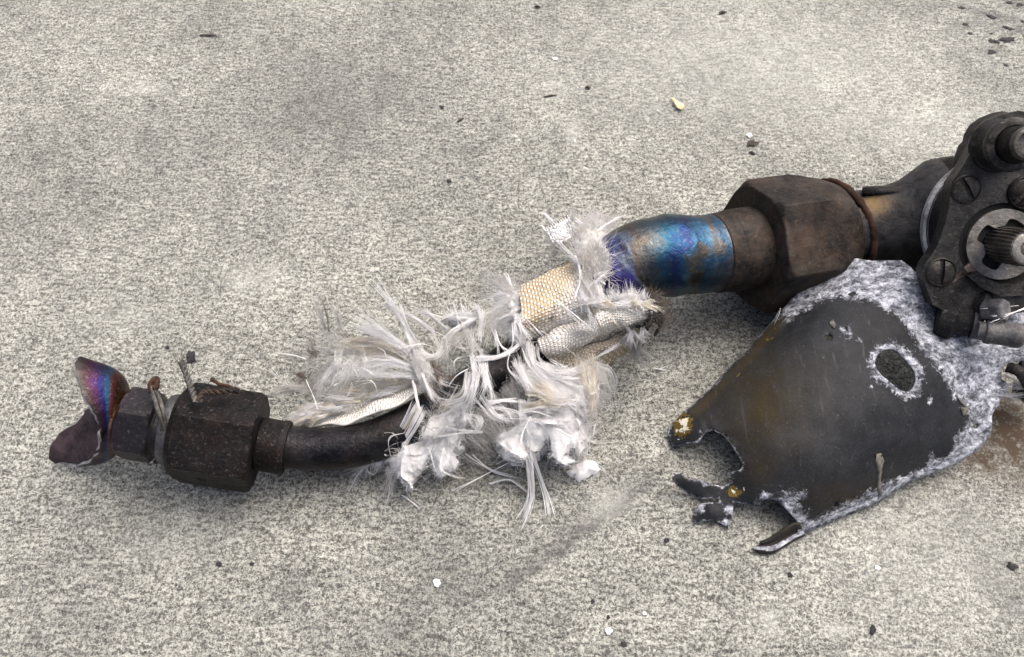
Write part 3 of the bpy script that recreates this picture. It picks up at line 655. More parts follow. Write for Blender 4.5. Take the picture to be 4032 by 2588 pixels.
# ------------------------------------------------------------------ scorched bracket
z7 = lambda x, y: (2600+x/1.676, 1000+y/1.676)
z8 = lambda x, y: (2600+x/2.182, 1600+y/2.182)
def bracket():
    th = empty('scorched_bracket', P(3300, 1600, 0), 'scorched black sheet metal bracket with white corroded edges and an oval hole', 'metal bracket')
    out = [(3370, 1018), (3435, 1027), (3549, 1025), (3585, 1051), (3614, 1084), (3638, 1131), (3659, 1173), (3686, 1185), (3692, 1215), (3707, 1230), (3688, 1268), (3683, 1310), (3701, 1328), (3722, 1316), (3740, 1301), (3823, 1304),
           (3900, 1296), (3960, 1268), (3990, 1218), (4035, 1178), (4110, 1160), (4130, 1300), (4110, 1420), (4040, 1426), (3985, 1424), (3957, 1436), (3944, 1465), (3944, 1494), (3964, 1507), (3965, 1540), (3947, 1562), (3936, 1579), (3934, 1598), (3920, 1608), (3905, 1640), (3907, 1676), (3902, 1705), (3886, 1734), (3847, 1777), (3782, 1816), (3740, 1838), (3675, 1861),
           (3617, 1884), (3540, 1921), (3462, 1980), (3379, 2012), (3287, 2049), (3196, 2090), (3140, 2112), (3143, 2077), (3136, 2049), (3113, 2026), (3081, 1990), (3049, 1967), (3012, 1967), (2990, 1990), (2940, 1986), (2889, 1978), (2886, 2012), (2884, 2045), (2866, 2081), (2840, 2062), (2800, 2050), (2760, 2056), (2737, 2063), (2733, 2022), (2751, 1985), (2790, 1979), (2829, 1978), (2834, 1966), (2802, 1960), (2765, 1967), (2715, 1948), (2669, 1916), (2646, 1884), (2650, 1864), (2682, 1861), (2710, 1889), (2756, 1893), (2802, 1907), (2847, 1916), (2884, 1898), (2857, 1864), (2916, 1850), (2925, 1829), (2902, 1788), (2875, 1747), (2847, 1715), (2806, 1692), (2779, 1701), (2756, 1728), (2747, 1742), (2705, 1747), (2669, 1756), (2655, 1770), (2637, 1728), (2627, 1696), (2637, 1678), (2692, 1623),
           (2797, 1531), (2857, 1459), (2934, 1388), (2982, 1328), (3053, 1251), (3119, 1173), (3173, 1107), (3256, 1057), (3316, 1030)]
    ell = lambda c, rx, ry, rot=0, n=14: [(c[0]+rx*math.cos(q)*math.cos(rot)-ry*math.sin(q)*math.sin(rot), c[1]+rx*math.cos(q)*math.sin(rot)+ry*math.sin(q)*math.cos(rot)) for q in np.linspace(0, 2*math.pi, n, endpoint=False)]
    slot = [z7(*p) for p in ((1500, 628), (1535, 630), (1575, 652), (1620, 700), (1660, 745), (1685, 790), (1690, 840), (1675, 880), (1650, 905), (1615, 910), (1580, 898), (1520, 850), (1465, 805), (1432, 765), (1415, 720), (1422, 685), (1440, 658), (1468, 638))]
    holes = [slot, ell(z7(1265, 262), 17, 8.5, -.2), ell(z7(1110, 547), 15, 13), ell(z7(1230, 497), 5, 13, -.5, 10), ell(z7(2085, 1137), 13, 12), ell(z8(1515, 850), 10, 14)]
    vs2, F2 = cdt(out, holes, 11.0); x, y = vs2[:, 0], vs2[:, 1]
    H = tps([(3370, 1018, .040), (3549, 1025, .042), (3650, 1160, .0415), (3700, 1240, .036), (3256, 1057, .033), (3119, 1173, .026), (2982, 1328, .019), (2857, 1459, .0135), (2760, 1570, .0095), (2692, 1623, .0075), (2627, 1696, .0035), (2655, 1770, .0022), (2705, 1740, .0075), (2720, 1680, .0105),
             (2806, 1692, .0145), (2875, 1747, .0165), (2925, 1829, .0165), (2900, 1600, .020), (3000, 1450, .0255), (3100, 1350, .030), (3250, 1220, .035), (3400, 1150, .0395), (3500, 1300, .039), (3300, 1500, .0345), (3100, 1700, .027), (3520, 1500, .035), (3750, 1450, .0325), (3823, 1310, .0335), (4050, 1200, .036), (4100, 1400, .031), (3957, 1440, .0275), (3960, 1540, .0215), (3900, 1680, .016),
             (3847, 1777, .0105), (3740, 1838, .0075), (3617, 1884, .0055), (3462, 1980, .0035), (3287, 2049, .0025), (3150, 2108, .0022), (3450, 1880, .0165), (3250, 1960, .0155), (3600, 1750, .0215), (3350, 1800, .025), (3150, 1900, .020), (3081, 1990, .0125), (3136, 2055, .0075), (3012, 1967, .0125), (2920, 1935, .0095), (2850, 1935, .0075), (2780, 1930, .006), (2700, 1900, .0095), (2655, 1880, .0135), (2700, 1940, .003), (2800, 2020, .0055), (2740, 2060, .0012), (2870, 2075, .0012), (2880, 2000, .005)])
    z = np.maximum(H(x, y), .0014)
    z += np.array([noise.noise(Vector((a*.011, b*.011, 5)))*.00035+noise.noise(Vector((a*.004, b*.004, 2)))*.0006 for a, b in zip(x, y)])
    de = polydist(x, y, out)
    edge_n = np.array([noise.noise(Vector((a*.03, b*.03, 1))) for a, b in zip(x, y)]); z += edge_n*.0008*np.exp(-de/22); z = np.maximum(z, .0013)
    # corrosion, brown scorch and paint flakes
    dark = [z7(*p) for p in ((1000, 320), (1080, 300), (1180, 285), (1330, 300), (1430, 330), (1480, 365), (1540, 370), (1600, 430), (1650, 520), (1700, 620), (1770, 680), (1830, 760), (1900, 830), (1930, 920), (1990, 980), (2040, 1050), (2010, 1130), (1960, 1200))] + [(3740, 1790), (3640, 1840), (3500, 1900), (3200, 2050), (3000, 2100), (2600, 2100), (2600, 1700), (2800, 1500), (3080, 1270)]
    ins = inpoly(x, y, dark); dd = polydist(x, y, dark)*np.where(ins, -1, 1)
    c = .5+np.clip(dd/70, -.9, .42)
    leftw = np.clip((x-2990)/120, 0, 1); c = np.where(x < 3110, c*leftw-(1-leftw)*.4, c)
    c = np.maximum(c, .85-polydist(x, y, slot)/72)
    def spot(px, py, r, a=.8): return a*1.1-np.hypot(x-px, y-py)/r*.6
    for q in ((*z7(1230, 510), 40), (*z7(1305, 575), 22), (*z7(1110, 547), 20, .7), (*z7(1265, 262), 30, .8), (*z7(1780, 970), 22, .7), (*z7(1390, 880), 14, .7), (*z7(1400, 990), 10, .7), (*z8(900, 790), 45, .75), (*z8(1100, 850), 70, .85), (*z8(1230, 760), 30, .7), (*z8(1180, 960), 50, .85), (*z8(2330, 430), 22, .8), (*z8(1540, 860), 22, .7), (*z8(1880, 440), 16, .7), (*z8(1890, 560), 12, .66), (*z8(600, 880), 30, .8), (*z8(340, 880), 28, .8), (*z8(560, 1000), 26, .75), (*z8(400, 650), 26, .75), (*z8(250, 620), 16, .6), (*z8(1820, 800), 14, .6), (2760, 1700, 18, .6), (3590, 1890, 30, .75), (3700, 1850, 34, .8)): c = np.maximum(c, spot(*q))
    c = np.maximum(c, .62-de/26)
    br = np.exp(-(((x-3010)/170)**2+((y-1600)/190)**2))*.9+np.exp(-(((x-2990)/60)**2+((y-1860)/60)**2))*.5
    br = np.maximum(br, .9*np.exp(-(polydist(x, y, [(3070, 1260), (2980, 1380), (2880, 1480), (2740, 1620)], False)/26)**2))
    br = np.maximum(br, .45*np.exp(-(((x-3400)/300)**2+((y-1960)/70)**2)))
    fl = np.clip(1.15-np.hypot((x-2690)/62, (y-1680)/75), 0, 1)
    fl = np.maximum(fl, np.clip(1.0-np.hypot((x-2890)/58, (y-1935)/55), 0, .9)); fl = np.maximum(fl, np.clip(.5-polydist(x, y, [(3060, 1290), (2990, 1400), (2890, 1500)], False)/40, 0, .36))
    k = np.stack([c, br, fl, np.ones_like(c)], 1)
    V = [P(a, b, q) for a, b, q in zip(x, y, z)]
    # face winding towards the sky
    F = []
    for f in F2:
        n = (V[f[1]]-V[f[0]]).cross(V[f[2]]-V[f[0]]); F.append(f if n.z > 0 else f[::-1])
    o = make('bracket_plate', V, F, PLATE, th, col=k, sharp=70); mod_solid(o, .0012, -1)
    # rolled lower edge left open like a gutter
    r1 = Pa([(3150, 2062, .0085), (3120, 2064, .008), (3080, 2090, .0065), (3035, 2118, .004), (2995, 2136, .0025)])
    r2 = Pa([(3160, 2082, .0035), (3125, 2095, .0025), (3080, 2120, .0018), (3040, 2140, .0015), (2990, 2150, .0012)])
    r3 = Pa([(3165, 2098, .0038), (3130, 2115, .0035), (3085, 2142, .0032), (3040, 2166, .003), (2960, 2160, .0022)])
    r4 = Pa([(3170, 2106, .0012), (3130, 2124, .0012), (3085, 2152, .0012), (3035, 2178, .0012), (2985, 2176, .0012)])
    rows = []
    for j in range(14):
        t = j/13*3; a = int(min(t, 2.999)); f = t-a; q = [r1, r2, r3, r4]; rows.append([q[a][i].lerp(q[a+1][i], f) for i in range(5)])
    rows = [[Vector(v) for v in catmull(r, 14)] for r in rows]; V, F = loft(rows, False)
    kk = np.tile([0., .5, 0., 1.], (len(V), 1)); kk[14*7:14*10, 0] = .8
    o = make('rolled_edge', V, F, PLATE, th, col=kk); mod_solid(o, .001, 0)
    # lifted sealant scabs
    for pts in ([(3452, 1790), (3470, 1785), (3482, 1815), (3472, 1850), (3468, 1900), (3474, 1945), (3462, 1965), (3455, 1920), (3460, 1860), (3448, 1820)], [z7(*p) for p in ((1115, 445), (1140, 435), (1160, 465), (1150, 490), (1130, 478))],
                [z7(*p) for p in ((1950, 930), (1975, 950), (2010, 985), (2030, 1010), (2015, 1015), (1985, 985))], [z7(*p) for p in ((1985, 1010), (2030, 1015), (2025, 1060), (2000, 1070))]):
        v2, f2 = cdt(pts, [], 9.0); zz = np.maximum(H(v2[:, 0], v2[:, 1])  , .0014)+.0009
        V = [P(a, b, q-.0006+.0005*noise.noise(Vector((a*.05, b*.05, 0)))) for (a, b), q in zip(v2, zz)]; F = [f if (V[f[1]]-V[f[0]]).cross(V[f[2]]-V[f[0]]).z > 0 else f[::-1] for f in f2]
        o = make('sealant_scab', V, F, GLUE, th); mod_solid(o, .0004, -1)
bracket()

# ------------------------------------------------------------------ frayed glass fibre sleeve
def strands(paths, radii):
    """paths (S,K,3), radii (S,) -> three sided tapering tubes"""
    S, K, _ = paths.shape; T = np.gradient(paths, axis=1); T /= np.linalg.norm(T, axis=2, keepdims=True)+1e-12
    ref = np.array([.31, .52, .79]); u = np.cross(T, ref); u /= np.linalg.norm(u, axis=2, keepdims=True)+1e-12; b = np.cross(T, u)
    tap = np.interp(np.linspace(0, 1, K), [0, .7, 1], [1, .85, .35]); r = radii[:, None]*tap[None]
    V = np.stack([paths+(u*math.cos(q)+b*math.sin(q))*r[..., None] for q in (0, 2.094, 4.189)], 2).reshape(-1, 3)
    base = (np.arange(S)[:, None]*K+np.arange(K-1)[None])*3; F = []
    for j in range(3):
        k = (j+1) % 3; F.append(np.stack([base+j, base+k, base+3+k, base+3+j], -1).reshape(-1, 4))
    return V, np.concatenate(F)
SPR = [1.25, 1.5]
def tuft(parent, pts, n, s0, s1, r=.00009, curl=.3, mat=None, name='fibre_tuft', K=11, short=.25, label=None):
    """n fibres along the px path; s0,s1 = spread in photograph pixels at root and tip"""
    if name == 'fibre_tuft': n = int(n*1.55); r *= .78
    c = catmull(Pa(pts), K); s = mpp(Vector(c[K//2])); L = np.linalg.norm(np.diff(c, axis=0), axis=1).sum(); t = np.linspace(0, 1, K)
    nc = max(2, int(n/8)); ci = rng.integers(0, nc, n); C0 = rng.normal(0, 1, (nc, 1, 3)); C1 = rng.normal(0, 1, (nc, 1, 3))*rng.choice([.7, 1.2, 2.0], (nc, 1, 1), p=[.45, .35, .2])
    o0 = (C0[ci]+rng.normal(0, .4, (n, 1, 3)))*s0*s*SPR[0]; o1 = (C1[ci]+rng.normal(0, 1, (n, 1, 3))*rng.choice([.3, .8], (n, 1, 1), p=[.65, .35]))*s1*s*SPR[1]; o0[..., 2] *= .6; o1[..., 2] *= .6
    tt = t[None, :, None]; end = (rng.uniform(1-short, 1, nc)[ci]*rng.uniform(.9, 1, n))[:, None]; tq = t[None]*end
    cc = np.stack([[np.interp(q, t, c[:, i]) for q in tq] for i in range(3)], -1)
    tt = tq[..., None]
    p = cc+o0*(1-tt)**1.3+o1*tt**1.6
    ph = rng.uniform(0, 6.28, (nc, 1, 3))[ci]+rng.normal(0, .25, (n, 1, 3)); fr = rng.uniform(1.2, 4, (nc, 1, 3))[ci]; amp = (rng.normal(0, 1, (nc, 1, 3))[ci]+rng.normal(0, .55, (n, 1, 3)))*curl*.07*L
    p += amp*(np.sin(fr*tt*2.2+ph)-np.sin(ph))*tt
    p[..., 2] = np.maximum(p[..., 2], .0004+rng.uniform(0, .0006, (n, 1)))
    V, F = strands(p, r*.72*rng.uniform(.45, 1.4, n))
    me = bpy.data.meshes.new(name); me.from_pydata(V.tolist(), [], F.tolist()); finish(me, mat or FIB, True)
    return link(name, me, parent, label)
def yarn(parent, pts, width, mat=None, n=26, name='yarn', r=.0001, fray=1.3, **k): return tuft(parent, pts, n, width*.32, width*.32*fray, r, .05, mat or FIB, name, short=.12, **k)
def fuzz(parent, V, N, n, length, mat=None, r=.00006, name='fuzz', curl=1.0):
    """short fibres standing on a surface given by points and normals"""
    V = np.array([tuple(v) for v in V]); N = np.array([tuple(q) for q in N]); i = rng.integers(0, len(V), n); K = 6; t = np.linspace(0, 1, K)[None, :, None]
    d = N[i]+rng.normal(0, .55, (n, 3)); d /= np.linalg.norm(d, axis=1, keepdims=True); L = length*rng.uniform(.4, 1.3, (n, 1, 1)); side = rng.normal(0, 1, (n, 1, 3))*curl
    p = V[i][:, None]+rng.normal(0, .0004, (n, 1, 3))+d[:, None]*L*t+side*L*.5*t*t; p[..., 2] = np.maximum(p[..., 2], .0003)
    v, f = strands(p, r*rng.uniform(.6, 1.3, n)); me = bpy.data.meshes.new(name); me.from_pydata(v.tolist(), [], f.tolist()); finish(me, mat or FIB, True)
    o = link(name, me, parent); return o
def sheet(name, rows, parent, mat, nu=40, nv=30, yarns=(20, 14), col=None, thick=.0009, bumpy=.0006, off=(0, 0), label=None):
    """cloth through rows of (px, py, z) control points"""
    R1 = [catmull(Pa(r), nu) for r in rows]; G = np.array([catmull([r[i] for r in R1], nv) for i in range(nu)])  # nu,nv,3
    V = G.transpose(1, 0, 2).reshape(-1, 3); V = np.array([v+np.array(noise.noise_vector(Vector(v)*170))*bumpy+np.array(noise.noise_vector(Vector(v)*75))*bumpy*2.2 for v in V]); V[:, 2] = np.maximum(V[:, 2], .0012)
    F = [(i*nu+j, i*nu+j+1, (i+1)*nu+j+1, (i+1)*nu+j) for i in range(nv-1) for j in range(nu-1)]
    uu, vv = np.meshgrid(np.linspace(0, yarns[0], nu)+off[0], np.linspace(0, yarns[1], nv)+off[1]); uv = np.stack([uu.ravel(), vv.ravel()], 1)
    k = np.zeros((len(V), 4)); k[:, 3] = 1
    if col:
        U, W_ = np.meshgrid(np.linspace(0, 1, nu), np.linspace(0, 1, nv)); a, b = col(U.ravel(), W_.ravel()); k[:, 0] = a; k[:, 1] = b
    me = bpy.data.meshes.new(name); me.from_pydata(V.tolist(), [], F); finish(me, mat, True, uv, k); me.update()
    N = [Vector(q.normal) for q in me.vertices]
    if sum((CAM-Vector(v)).dot(q) for v, q in zip(V, N)) < 0: me.flip_normals(); N = [-q for q in N]
    o = link(name, me, parent, label); mod_solid(o, thick, -1); return o, V, N
def wad(parent, poly, zb, h, name='wool_wad', step=6, lump=.0016, fz=500, fl=.0026, label=None):
    poly = [(a+9*noise.noise(Vector((a*.06, b*.06, 3))), b+9*noise.noise(Vector((a*.06, b*.06, 8)))) for a, b in resample(poly, 9)]
    """a lump of white wool: px outline, thick in the middle, closed underneath"""
    v2, F2 = cdt(poly, [], step); x, y = v2[:, 0], v2[:, 1]; d = polydist(x, y, poly); dm = d.max(); n = len(v2)
    f = np.sqrt(np.clip(1-(1-d/dm)**2, 0, 1)); base = zb(x, y) if callable(zb) else np.full(n, zb)
    zt = base+h*f; V = []
    for i in range(n):
        p = P(x[i], y[i], zt[i]); q = noise.turbulence_vector(p*150, 4, False)*lump*(.4+.6*f[i])+noise.noise_vector(p*75)*lump*2.6*f[i]+Vector((0, 0, 1))*(abs(noise.noise(p*260))*1.6+abs(noise.noise(p*600))*.8)*lump*.45*f[i]+noise.noise_vector(p*420)*lump*.12; p = p+q; p.z = max(p.z, .0006); V.append(p)
    for i in range(n):
        p = P(x[i], y[i], base[i]-.15*h*f[i]); p.z = max(p.z-.0003, .0004); V.append(p)
    F = []
    for t in F2:
        t = t if (V[t[1]]-V[t[0]]).cross(V[t[2]]-V[t[0]]).z > 0 else t[::-1]; F.append(t); F.append(tuple(i+n for i in t[::-1]))
    ed = {(t[i], t[(i+1) % 3]) for t in F[::2] for i in range(3)}
    F += [(p, p+n, q+n, q) for (p, q) in ed if (q, p) not in ed]
    o = make(name, V, F, WOOL, parent, label=label); me = o.data; N = [Vector(q.normal) for q in me.vertices][:n]
    if fz: f_ = fuzz(o, V[:n], N, int(fz*.7), fl, FIB, .00004); f2_ = fuzz(o, V[:n], N, int(fz*1.5), .0010, FIB, .00004, curl=1.6)
    return o

def fire_sleeve():
    th = empty('frayed_sleeve', P(2100, 1450, 0), 'shredded white woven glass fibre sleeve draped over the bent tube', 'fire sleeve')
    # main tan sleeve barrel
    o, V, N = sheet('woven_sleeve', [
        [(2056, 1128, .020), (2130, 1082, .021), (2205, 1042, .022), (2275, 1010, .023)],
        [(2048, 1150, .034), (2130, 1098, .036), (2215, 1060, .038), (2290, 1030, .039)],
        [(2052, 1205, .041), (2140, 1150, .0435), (2230, 1110, .046), (2310, 1080, .047)],
        [(2062, 1266, .041), (2155, 1222, .044), (2260, 1185, .047), (2350, 1155, .048)],
        [(2075, 1318, .034), (2165, 1292, .037), (2275, 1250, .041), (2375, 1205, .044)],
        [(2090, 1348, .026), (2175, 1325, .030), (2285, 1285, .034), (2385, 1235, .038)]], th, WEAVE, 60, 50, (24, 29), lambda u, v: (np.clip((v-.42)*3+(u-.55)*2.0, 0, 1), np.clip((v-.93)*8, 0, .4)+np.exp(-(((u-.38)/.03)**2+((v-.70)/.03)**2))*1.2))
    # rolled fold in front with a burnt end
    o, V1, N1 = sheet('woven_fold', [
        [(2130, 1330, .028), (2230, 1275, .036), (2330, 1205, .043), (2440, 1172, .045), (2545, 1172, .043)],
        [(2125, 1345, .033), (2240, 1292, .041), (2340, 1235, .049), (2445, 1205, .051), (2560, 1200, .048)],
        [(2135, 1372, .034), (2245, 1325, .041), (2350, 1275, .048), (2450, 1245, .050), (2572, 1238, .047)],
        [(2155, 1400, .030), (2255, 1362, .037), (2360, 1315, .042), (2460, 1285, .043), (2572, 1278, .040)],
        [(2180, 1420, .023), (2270, 1388, .029), (2365, 1340, .034), (2465, 1305, .034), (2560, 1305, .031)]], th, WEAVE, 64, 34, (40, 18), lambda u, v: (np.clip(1.05-np.abs(v-.35)*1.1, 0, 1), np.clip((u-.9)*14, 0, 1.2)+np.clip((v-.82)*5, 0, .9)*np.clip((u-.35)*4, 0, 1)), off=(3, 1), bumpy=.0012)
    # lower tan lip
    o, V2, N2 = sheet('woven_lip', [
        [(2190, 1400, .027), (2290, 1372, .031), (2390, 1335, .033), (2470, 1312, .033), (2545, 1300, .031)],
        [(2200, 1430, .026), (2300, 1405, .029), (2400, 1362, .031), (2475, 1335, .031), (2545, 1318, .029)],
        [(2230, 1465, .020), (2310, 1440, .022), (2395, 1405, .023), (2470, 1370, .024), (2520, 1345, .024)],
        [(2270, 1475, .012), (2330, 1462, .012), (2400, 1430, .013), (2460, 1392, .015), (2500, 1365, .017)]], th, WEAVE, 54, 26, (34, 13), lambda u, v: (np.clip(.2-v*.3, 0, 1), np.clip(.35-v*4, 0, .5)), off=(1, 4))
    # burnt black lining at the end of the fold
    o, Vb, Nb = sheet('burnt_lining', [[(2520, 1158, .046), (2560, 1150, .045), (2588, 1168, .042)], [(2550, 1185, .0475), (2590, 1185, .045), (2608, 1215, .039)], [(2565, 1238, .0465), (2602, 1238, .042), (2606, 1272, .034)], [(2558, 1290, .041), (2590, 1294, .036), (2582, 1318, .029)]], th, CHARF, 18, 18, (5, 5), lambda u, v: (u*0, u*0), bumpy=.001)
    fuzz(th, Vb, Nb, 260, .003, FIBB, .00008)
    # grey shaggy flap standing up behind
    o, Vf, Nf = sheet('woven_flap', [[(2250, 868, .020), (2320, 858, .021), (2395, 878, .021), (2432, 915, .022)], [(2262, 920, .034), (2330, 900, .036), (2390, 915, .036), (2425, 960, .034)], [(2275, 975, .042), (2335, 960, .045), (2380, 970, .044), (2405, 1000, .040)], [(2290, 1040, .048), (2330, 1030, .050), (2368, 1030, .049), (2380, 1060, .046)], [(2300, 1090, .049), (2335, 1088, .051), (2360, 1090, .050), (2368, 1105, .048)]], th, FLAPM, 28, 28, (9, 12), None, bumpy=.0022)
    fuzz(th, Vf, Nf, 1500, .005, FIBG, .00006); fuzz(th, Vf, Nf, 500, .004, FIB, .00007)
    # big loose yarn weave at the top left: single yarns
    c0 = np.array([2212, 915.]); ua = np.array([62, -34.])/9; va = np.array([30, 62.])/9
    for i in range(-5, 6):
        pts = []
        for q in np.linspace(-6.5, 6.0, 15):
            w_ = q*(1-.04*abs(i)); p = c0+va*1.05*i+ua*1.35*w_; pts.append((p[0], p[1], .031+.0009*math.cos(math.pi*(q+i))-.00012*(q*q)))
        if abs(i) <= 4: tube('yarn', Pa([(a+random.uniform(-2, 2), b+random.uniform(-2, 2), z+.004) for a, b, z in pts]), [.0002, .00042, .00042, .0004, .00015], FIB, th, 40, 6, .3, i)
        pts = []
        for q in np.linspace(-5.5, 5.5, 13):
            p = c0+ua*1.2*i+va*1.1*q; pts.append((p[0], p[1], .031-.0009*math.cos(math.pi*(q+i))-.00012*(q*q)))
        tube('yarn', Pa([(a+random.uniform(-2, 2), b+random.uniform(-2, 2), z+.004) for a, b, z in pts]), [.00012, .00036, .00038, .00036, .00012], FIB, th, 40, 6, .3, i+20)
    for pts, wd in (([(2245, 858, .036), (2285, 880, .040), (2320, 890, .042)], 12), ([(2364, 902, .044), (2400, 880, .043), (2446, 858, .040)], 16), ([(2190, 952, .034), (2235, 995, .040), (2268, 1030, .046), (2284, 1088, .050)], 14), ([(2268, 1010, .048), (2284, 1060, .051), (2290, 1120, .052)], 9),
                    ([(2140, 842, .028), (2165, 865, .030), (2190, 885, .032)], 7), ([(2136, 900, .028), (2160, 925, .029), (2170, 930, .03)], 14),
                    ([(1986, 1080, .036), (2003, 1110, .037), (2024, 1152, .037)], 9), ([(2004, 1082, .037), (2010, 1110, .037), (2016, 1150, .036)], 7), ([(1936, 1115, .034), (1980, 1130, .036), (2026, 1155, .036)], 9),
                    ([(2305, 1424, .030), (2370, 1395, .033), (2452, 1345, .035)], 13), ([(2380, 1110, .048), (2340, 1085, .052), (2390, 1062, .052)], 10), ([(2325, 1130, .051), (2360, 1095, .053), (2385, 1075, .053)], 12)):
        yarn(th, pts, wd, FIB, 34, 'yarn', .0001)
    # loose dark and pale threads across the folds
    for a, b, z0, m in (((2177, 1190), (2232, 1285), .046, FIBG), ((2185, 1186), (2350, 1338), .050, FIBG), ((2195, 1182), (2362, 1330), .050, FIB), ((2305, 1190), (2372, 1322), .053, FIBG), ((2315, 1190), (2385, 1330), .053, FIBB), ((2065, 1255), (2160, 1340), .044, FIB), ((2060, 1262), (2130, 1340), .042, FIBG), ((2395, 1240), (2452, 1300), .053, FIBC), ((2250, 1205), (2460, 1175), .053, FIBG), ((2285, 1100), (2240, 1230), .053, FIB), ((2130, 1300), (2300, 1420), .045, FIBG), ((2540, 1200), (2600, 1216), .05, FIBC), ((2395, 1160), (2404, 1085), .05, FIBG), ((2402, 1160), (2420, 1120), .05, FIBG)):
        tuft(th, [(*a, z0-.002), ((a[0]+b[0])/2, (a[1]+b[1])/2, z0+.001), (*b, z0-.005)], 5, 2.5, 4, .00011, .06, m, 'loose_thread', short=.1)
    # curly top edge of the fold
    for i in range(16):
        x0 = 2300+i*16; y0 = 1185+6*math.sin(i*1.7)-(10 if i > 5 else 0); tuft(th, [(x0, y0+22, .047), (x0+random.uniform(-8, 8), y0, .051), (x0+random.uniform(-22, 22), y0-random.uniform(12, 34), .052)], 46, 9, 13, .00009, .5, FIB)
    for i in range(9):
        x0 = 2330+i*24; tuft(th, [(x0, 1212, .050), (x0+25, 1198, .053), (x0+60, 1205+random.uniform(-12, 14), .052)], 40, 9, 11, .00009, .5, random.choice((FIB, FIBC)))
    # brush tassels on the lip
    for (x0, y0, x1, y1, n_) in ((2478, 1300, 2462, 1362, 60), (2482, 1300, 2490, 1372, 50), (2492, 1305, 2525, 1352, 45), (2528, 1295, 2525, 1350, 45), (2530, 1292, 2552, 1325, 40), (2470, 1290, 2500, 1330, 40)):
        tuft(th, [(x0, y0, .037), ((x0+x1)/2, (y0+y1)/2, .036), (x1, y1, .031)], n_, 3, 9, .00009, .12, FIB)
    for (x1, y1) in ((2490, 1440), (2512, 1452), (2540, 1436), (2560, 1410)): tuft(th, [(2500, 1350, .032), ((2500+x1)/2, (1350+y1)/2, .022), (x1, y1, .010)], 40, 7, 14, .00006, .2, FIBG)
    # white wool showing at the torn left edge
    wad(th, [(1948, 1160), (1985, 1140), (2030, 1150), (2062, 1180), (2058, 1225), (2070, 1270), (2040, 1300), (2000, 1250), (1960, 1225)], .030, .008, lump=.002, fz=700, fl=.005)
    wad(th, [(1936, 1252), (1990, 1240), (2050, 1290), (2075, 1330), (2060, 1370), (2030, 1350), (2000, 1330), (1985, 1300)], .030, .006, lump=.0015, fz=600, fl=.004)
    wad(th, [(1735, 1268), (1770, 1240), (1830, 1232), (1878, 1240), (1880, 1275), (1862, 1295), (1830, 1302), (1790, 1305)], .022, .008, lump=.0015, fz=350, fl=.004)
    # lower batting lumps
    wad(th, [(1500, 1790), (1545, 1785), (1560, 1730), (1620, 1700), (1680, 1690), (1760, 1690), (1822, 1700), (1836, 1730), (1828, 1780), (1790, 1800), (1800, 1815), (1812, 1830), (1780, 1860), (1752, 1868), (1738, 1886), (1710, 1868), (1695, 1838), (1660, 1862), (1640, 1880), (1628, 1905), (1622, 1932), (1600, 1925), (1570, 1885), (1545, 1835)], .005, .016, lump=.0022, fz=1200, fl=.003)
    wad(th, [(1640, 1700), (1650, 1668), (1700, 1640), (1760, 1610), (1810, 1605), (1850, 1630), (1840, 1670), (1780, 1700), (1700, 1720)], .016, .012, lump=.0018, fz=900, fl=.004)
    wad(th, [(1470, 1800), (1500, 1785), (1535, 1800), (1520, 1835), (1482, 1848), (1462, 1825)], .004, .005, fz=250)
    wad(th, [(1950, 1740), (1990, 1690), (2060, 1665), (2100, 1640), (2170, 1600), (2240, 1600), (2300, 1640), (2310, 1720), (2285, 1780), (2250, 1790), (2262, 1820), (2215, 1840), (2170, 1815), (2150, 1780), (2130, 1810), (2105, 1822), (2075, 1800), (2050, 1835), (2010, 1830), (1980, 1800), (1955, 1775)], .006, .020, lump=.0026, fz=1600, fl=.0035)
    wad(th, [(2035, 1440), (2070, 1420), (2130, 1440), (2200, 1480), (2300, 1470), (2360, 1500), (2370, 1560), (2330, 1630), (2250, 1650), (2150, 1600), (2080, 1560), (2045, 1500)], .014, .016, lump=.0026, fz=1500, fl=.006)
    # woven scrap with fringe by the tube
    o, Vs, Ns = sheet('woven_scrap', [[(1545, 1700, .022), (1575, 1712, .024), (1600, 1735, .024)], [(1525, 1740, .020), (1555, 1750, .0225), (1588, 1762, .022)], [(1515, 1790, .014), (1545, 1798, .0165), (1575, 1800, .016)]], th, WEAVE, 24, 24, (8, 9), lambda u, v: (u*0+.9, u*0), bumpy=.0005)
    for i in range(8):
        a = 1550+i*7; yarn(th, [(a, 1722+i*4, .023), (a+50, 1645+i*4, .030), (1648+i*4, 1565+i*6, .033)], 7, random.choice((FIB, FIB, FIBC)), 18, 'yarn', .00011, fray=2.0)
    for i in range(9):
        a = 1525-i*2; yy = 1705+i*10; yarn(th, [(a+10, yy+8, .021), (a-30, yy-8-i, .023), (a-62+i*2, yy-22+i*7, .019)], 5, random.choice((FIB, FIBG)), 12, 'yarn', .0001, fray=2.2)
    # white cloth lying along the tube's upper side
    o, Vc, Nc = sheet('woven_strip', [[(1140, 1652, .006), (1290, 1625, .010), (1440, 1570, .014), (1560, 1515, .018), (1660, 1475, .021)], [(1150, 1672, .010), (1300, 1650, .017), (1440, 1600, .023), (1570, 1545, .026), (1665, 1498, .028)], [(1180, 1682, .014), (1310, 1672, .022), (1440, 1635, .028), (1575, 1570, .031), (1668, 1520, .032)]], th, WEAVE, 70, 16, (56, 9), lambda u, v: (u*0+1.0, u*0), bumpy=.0009)
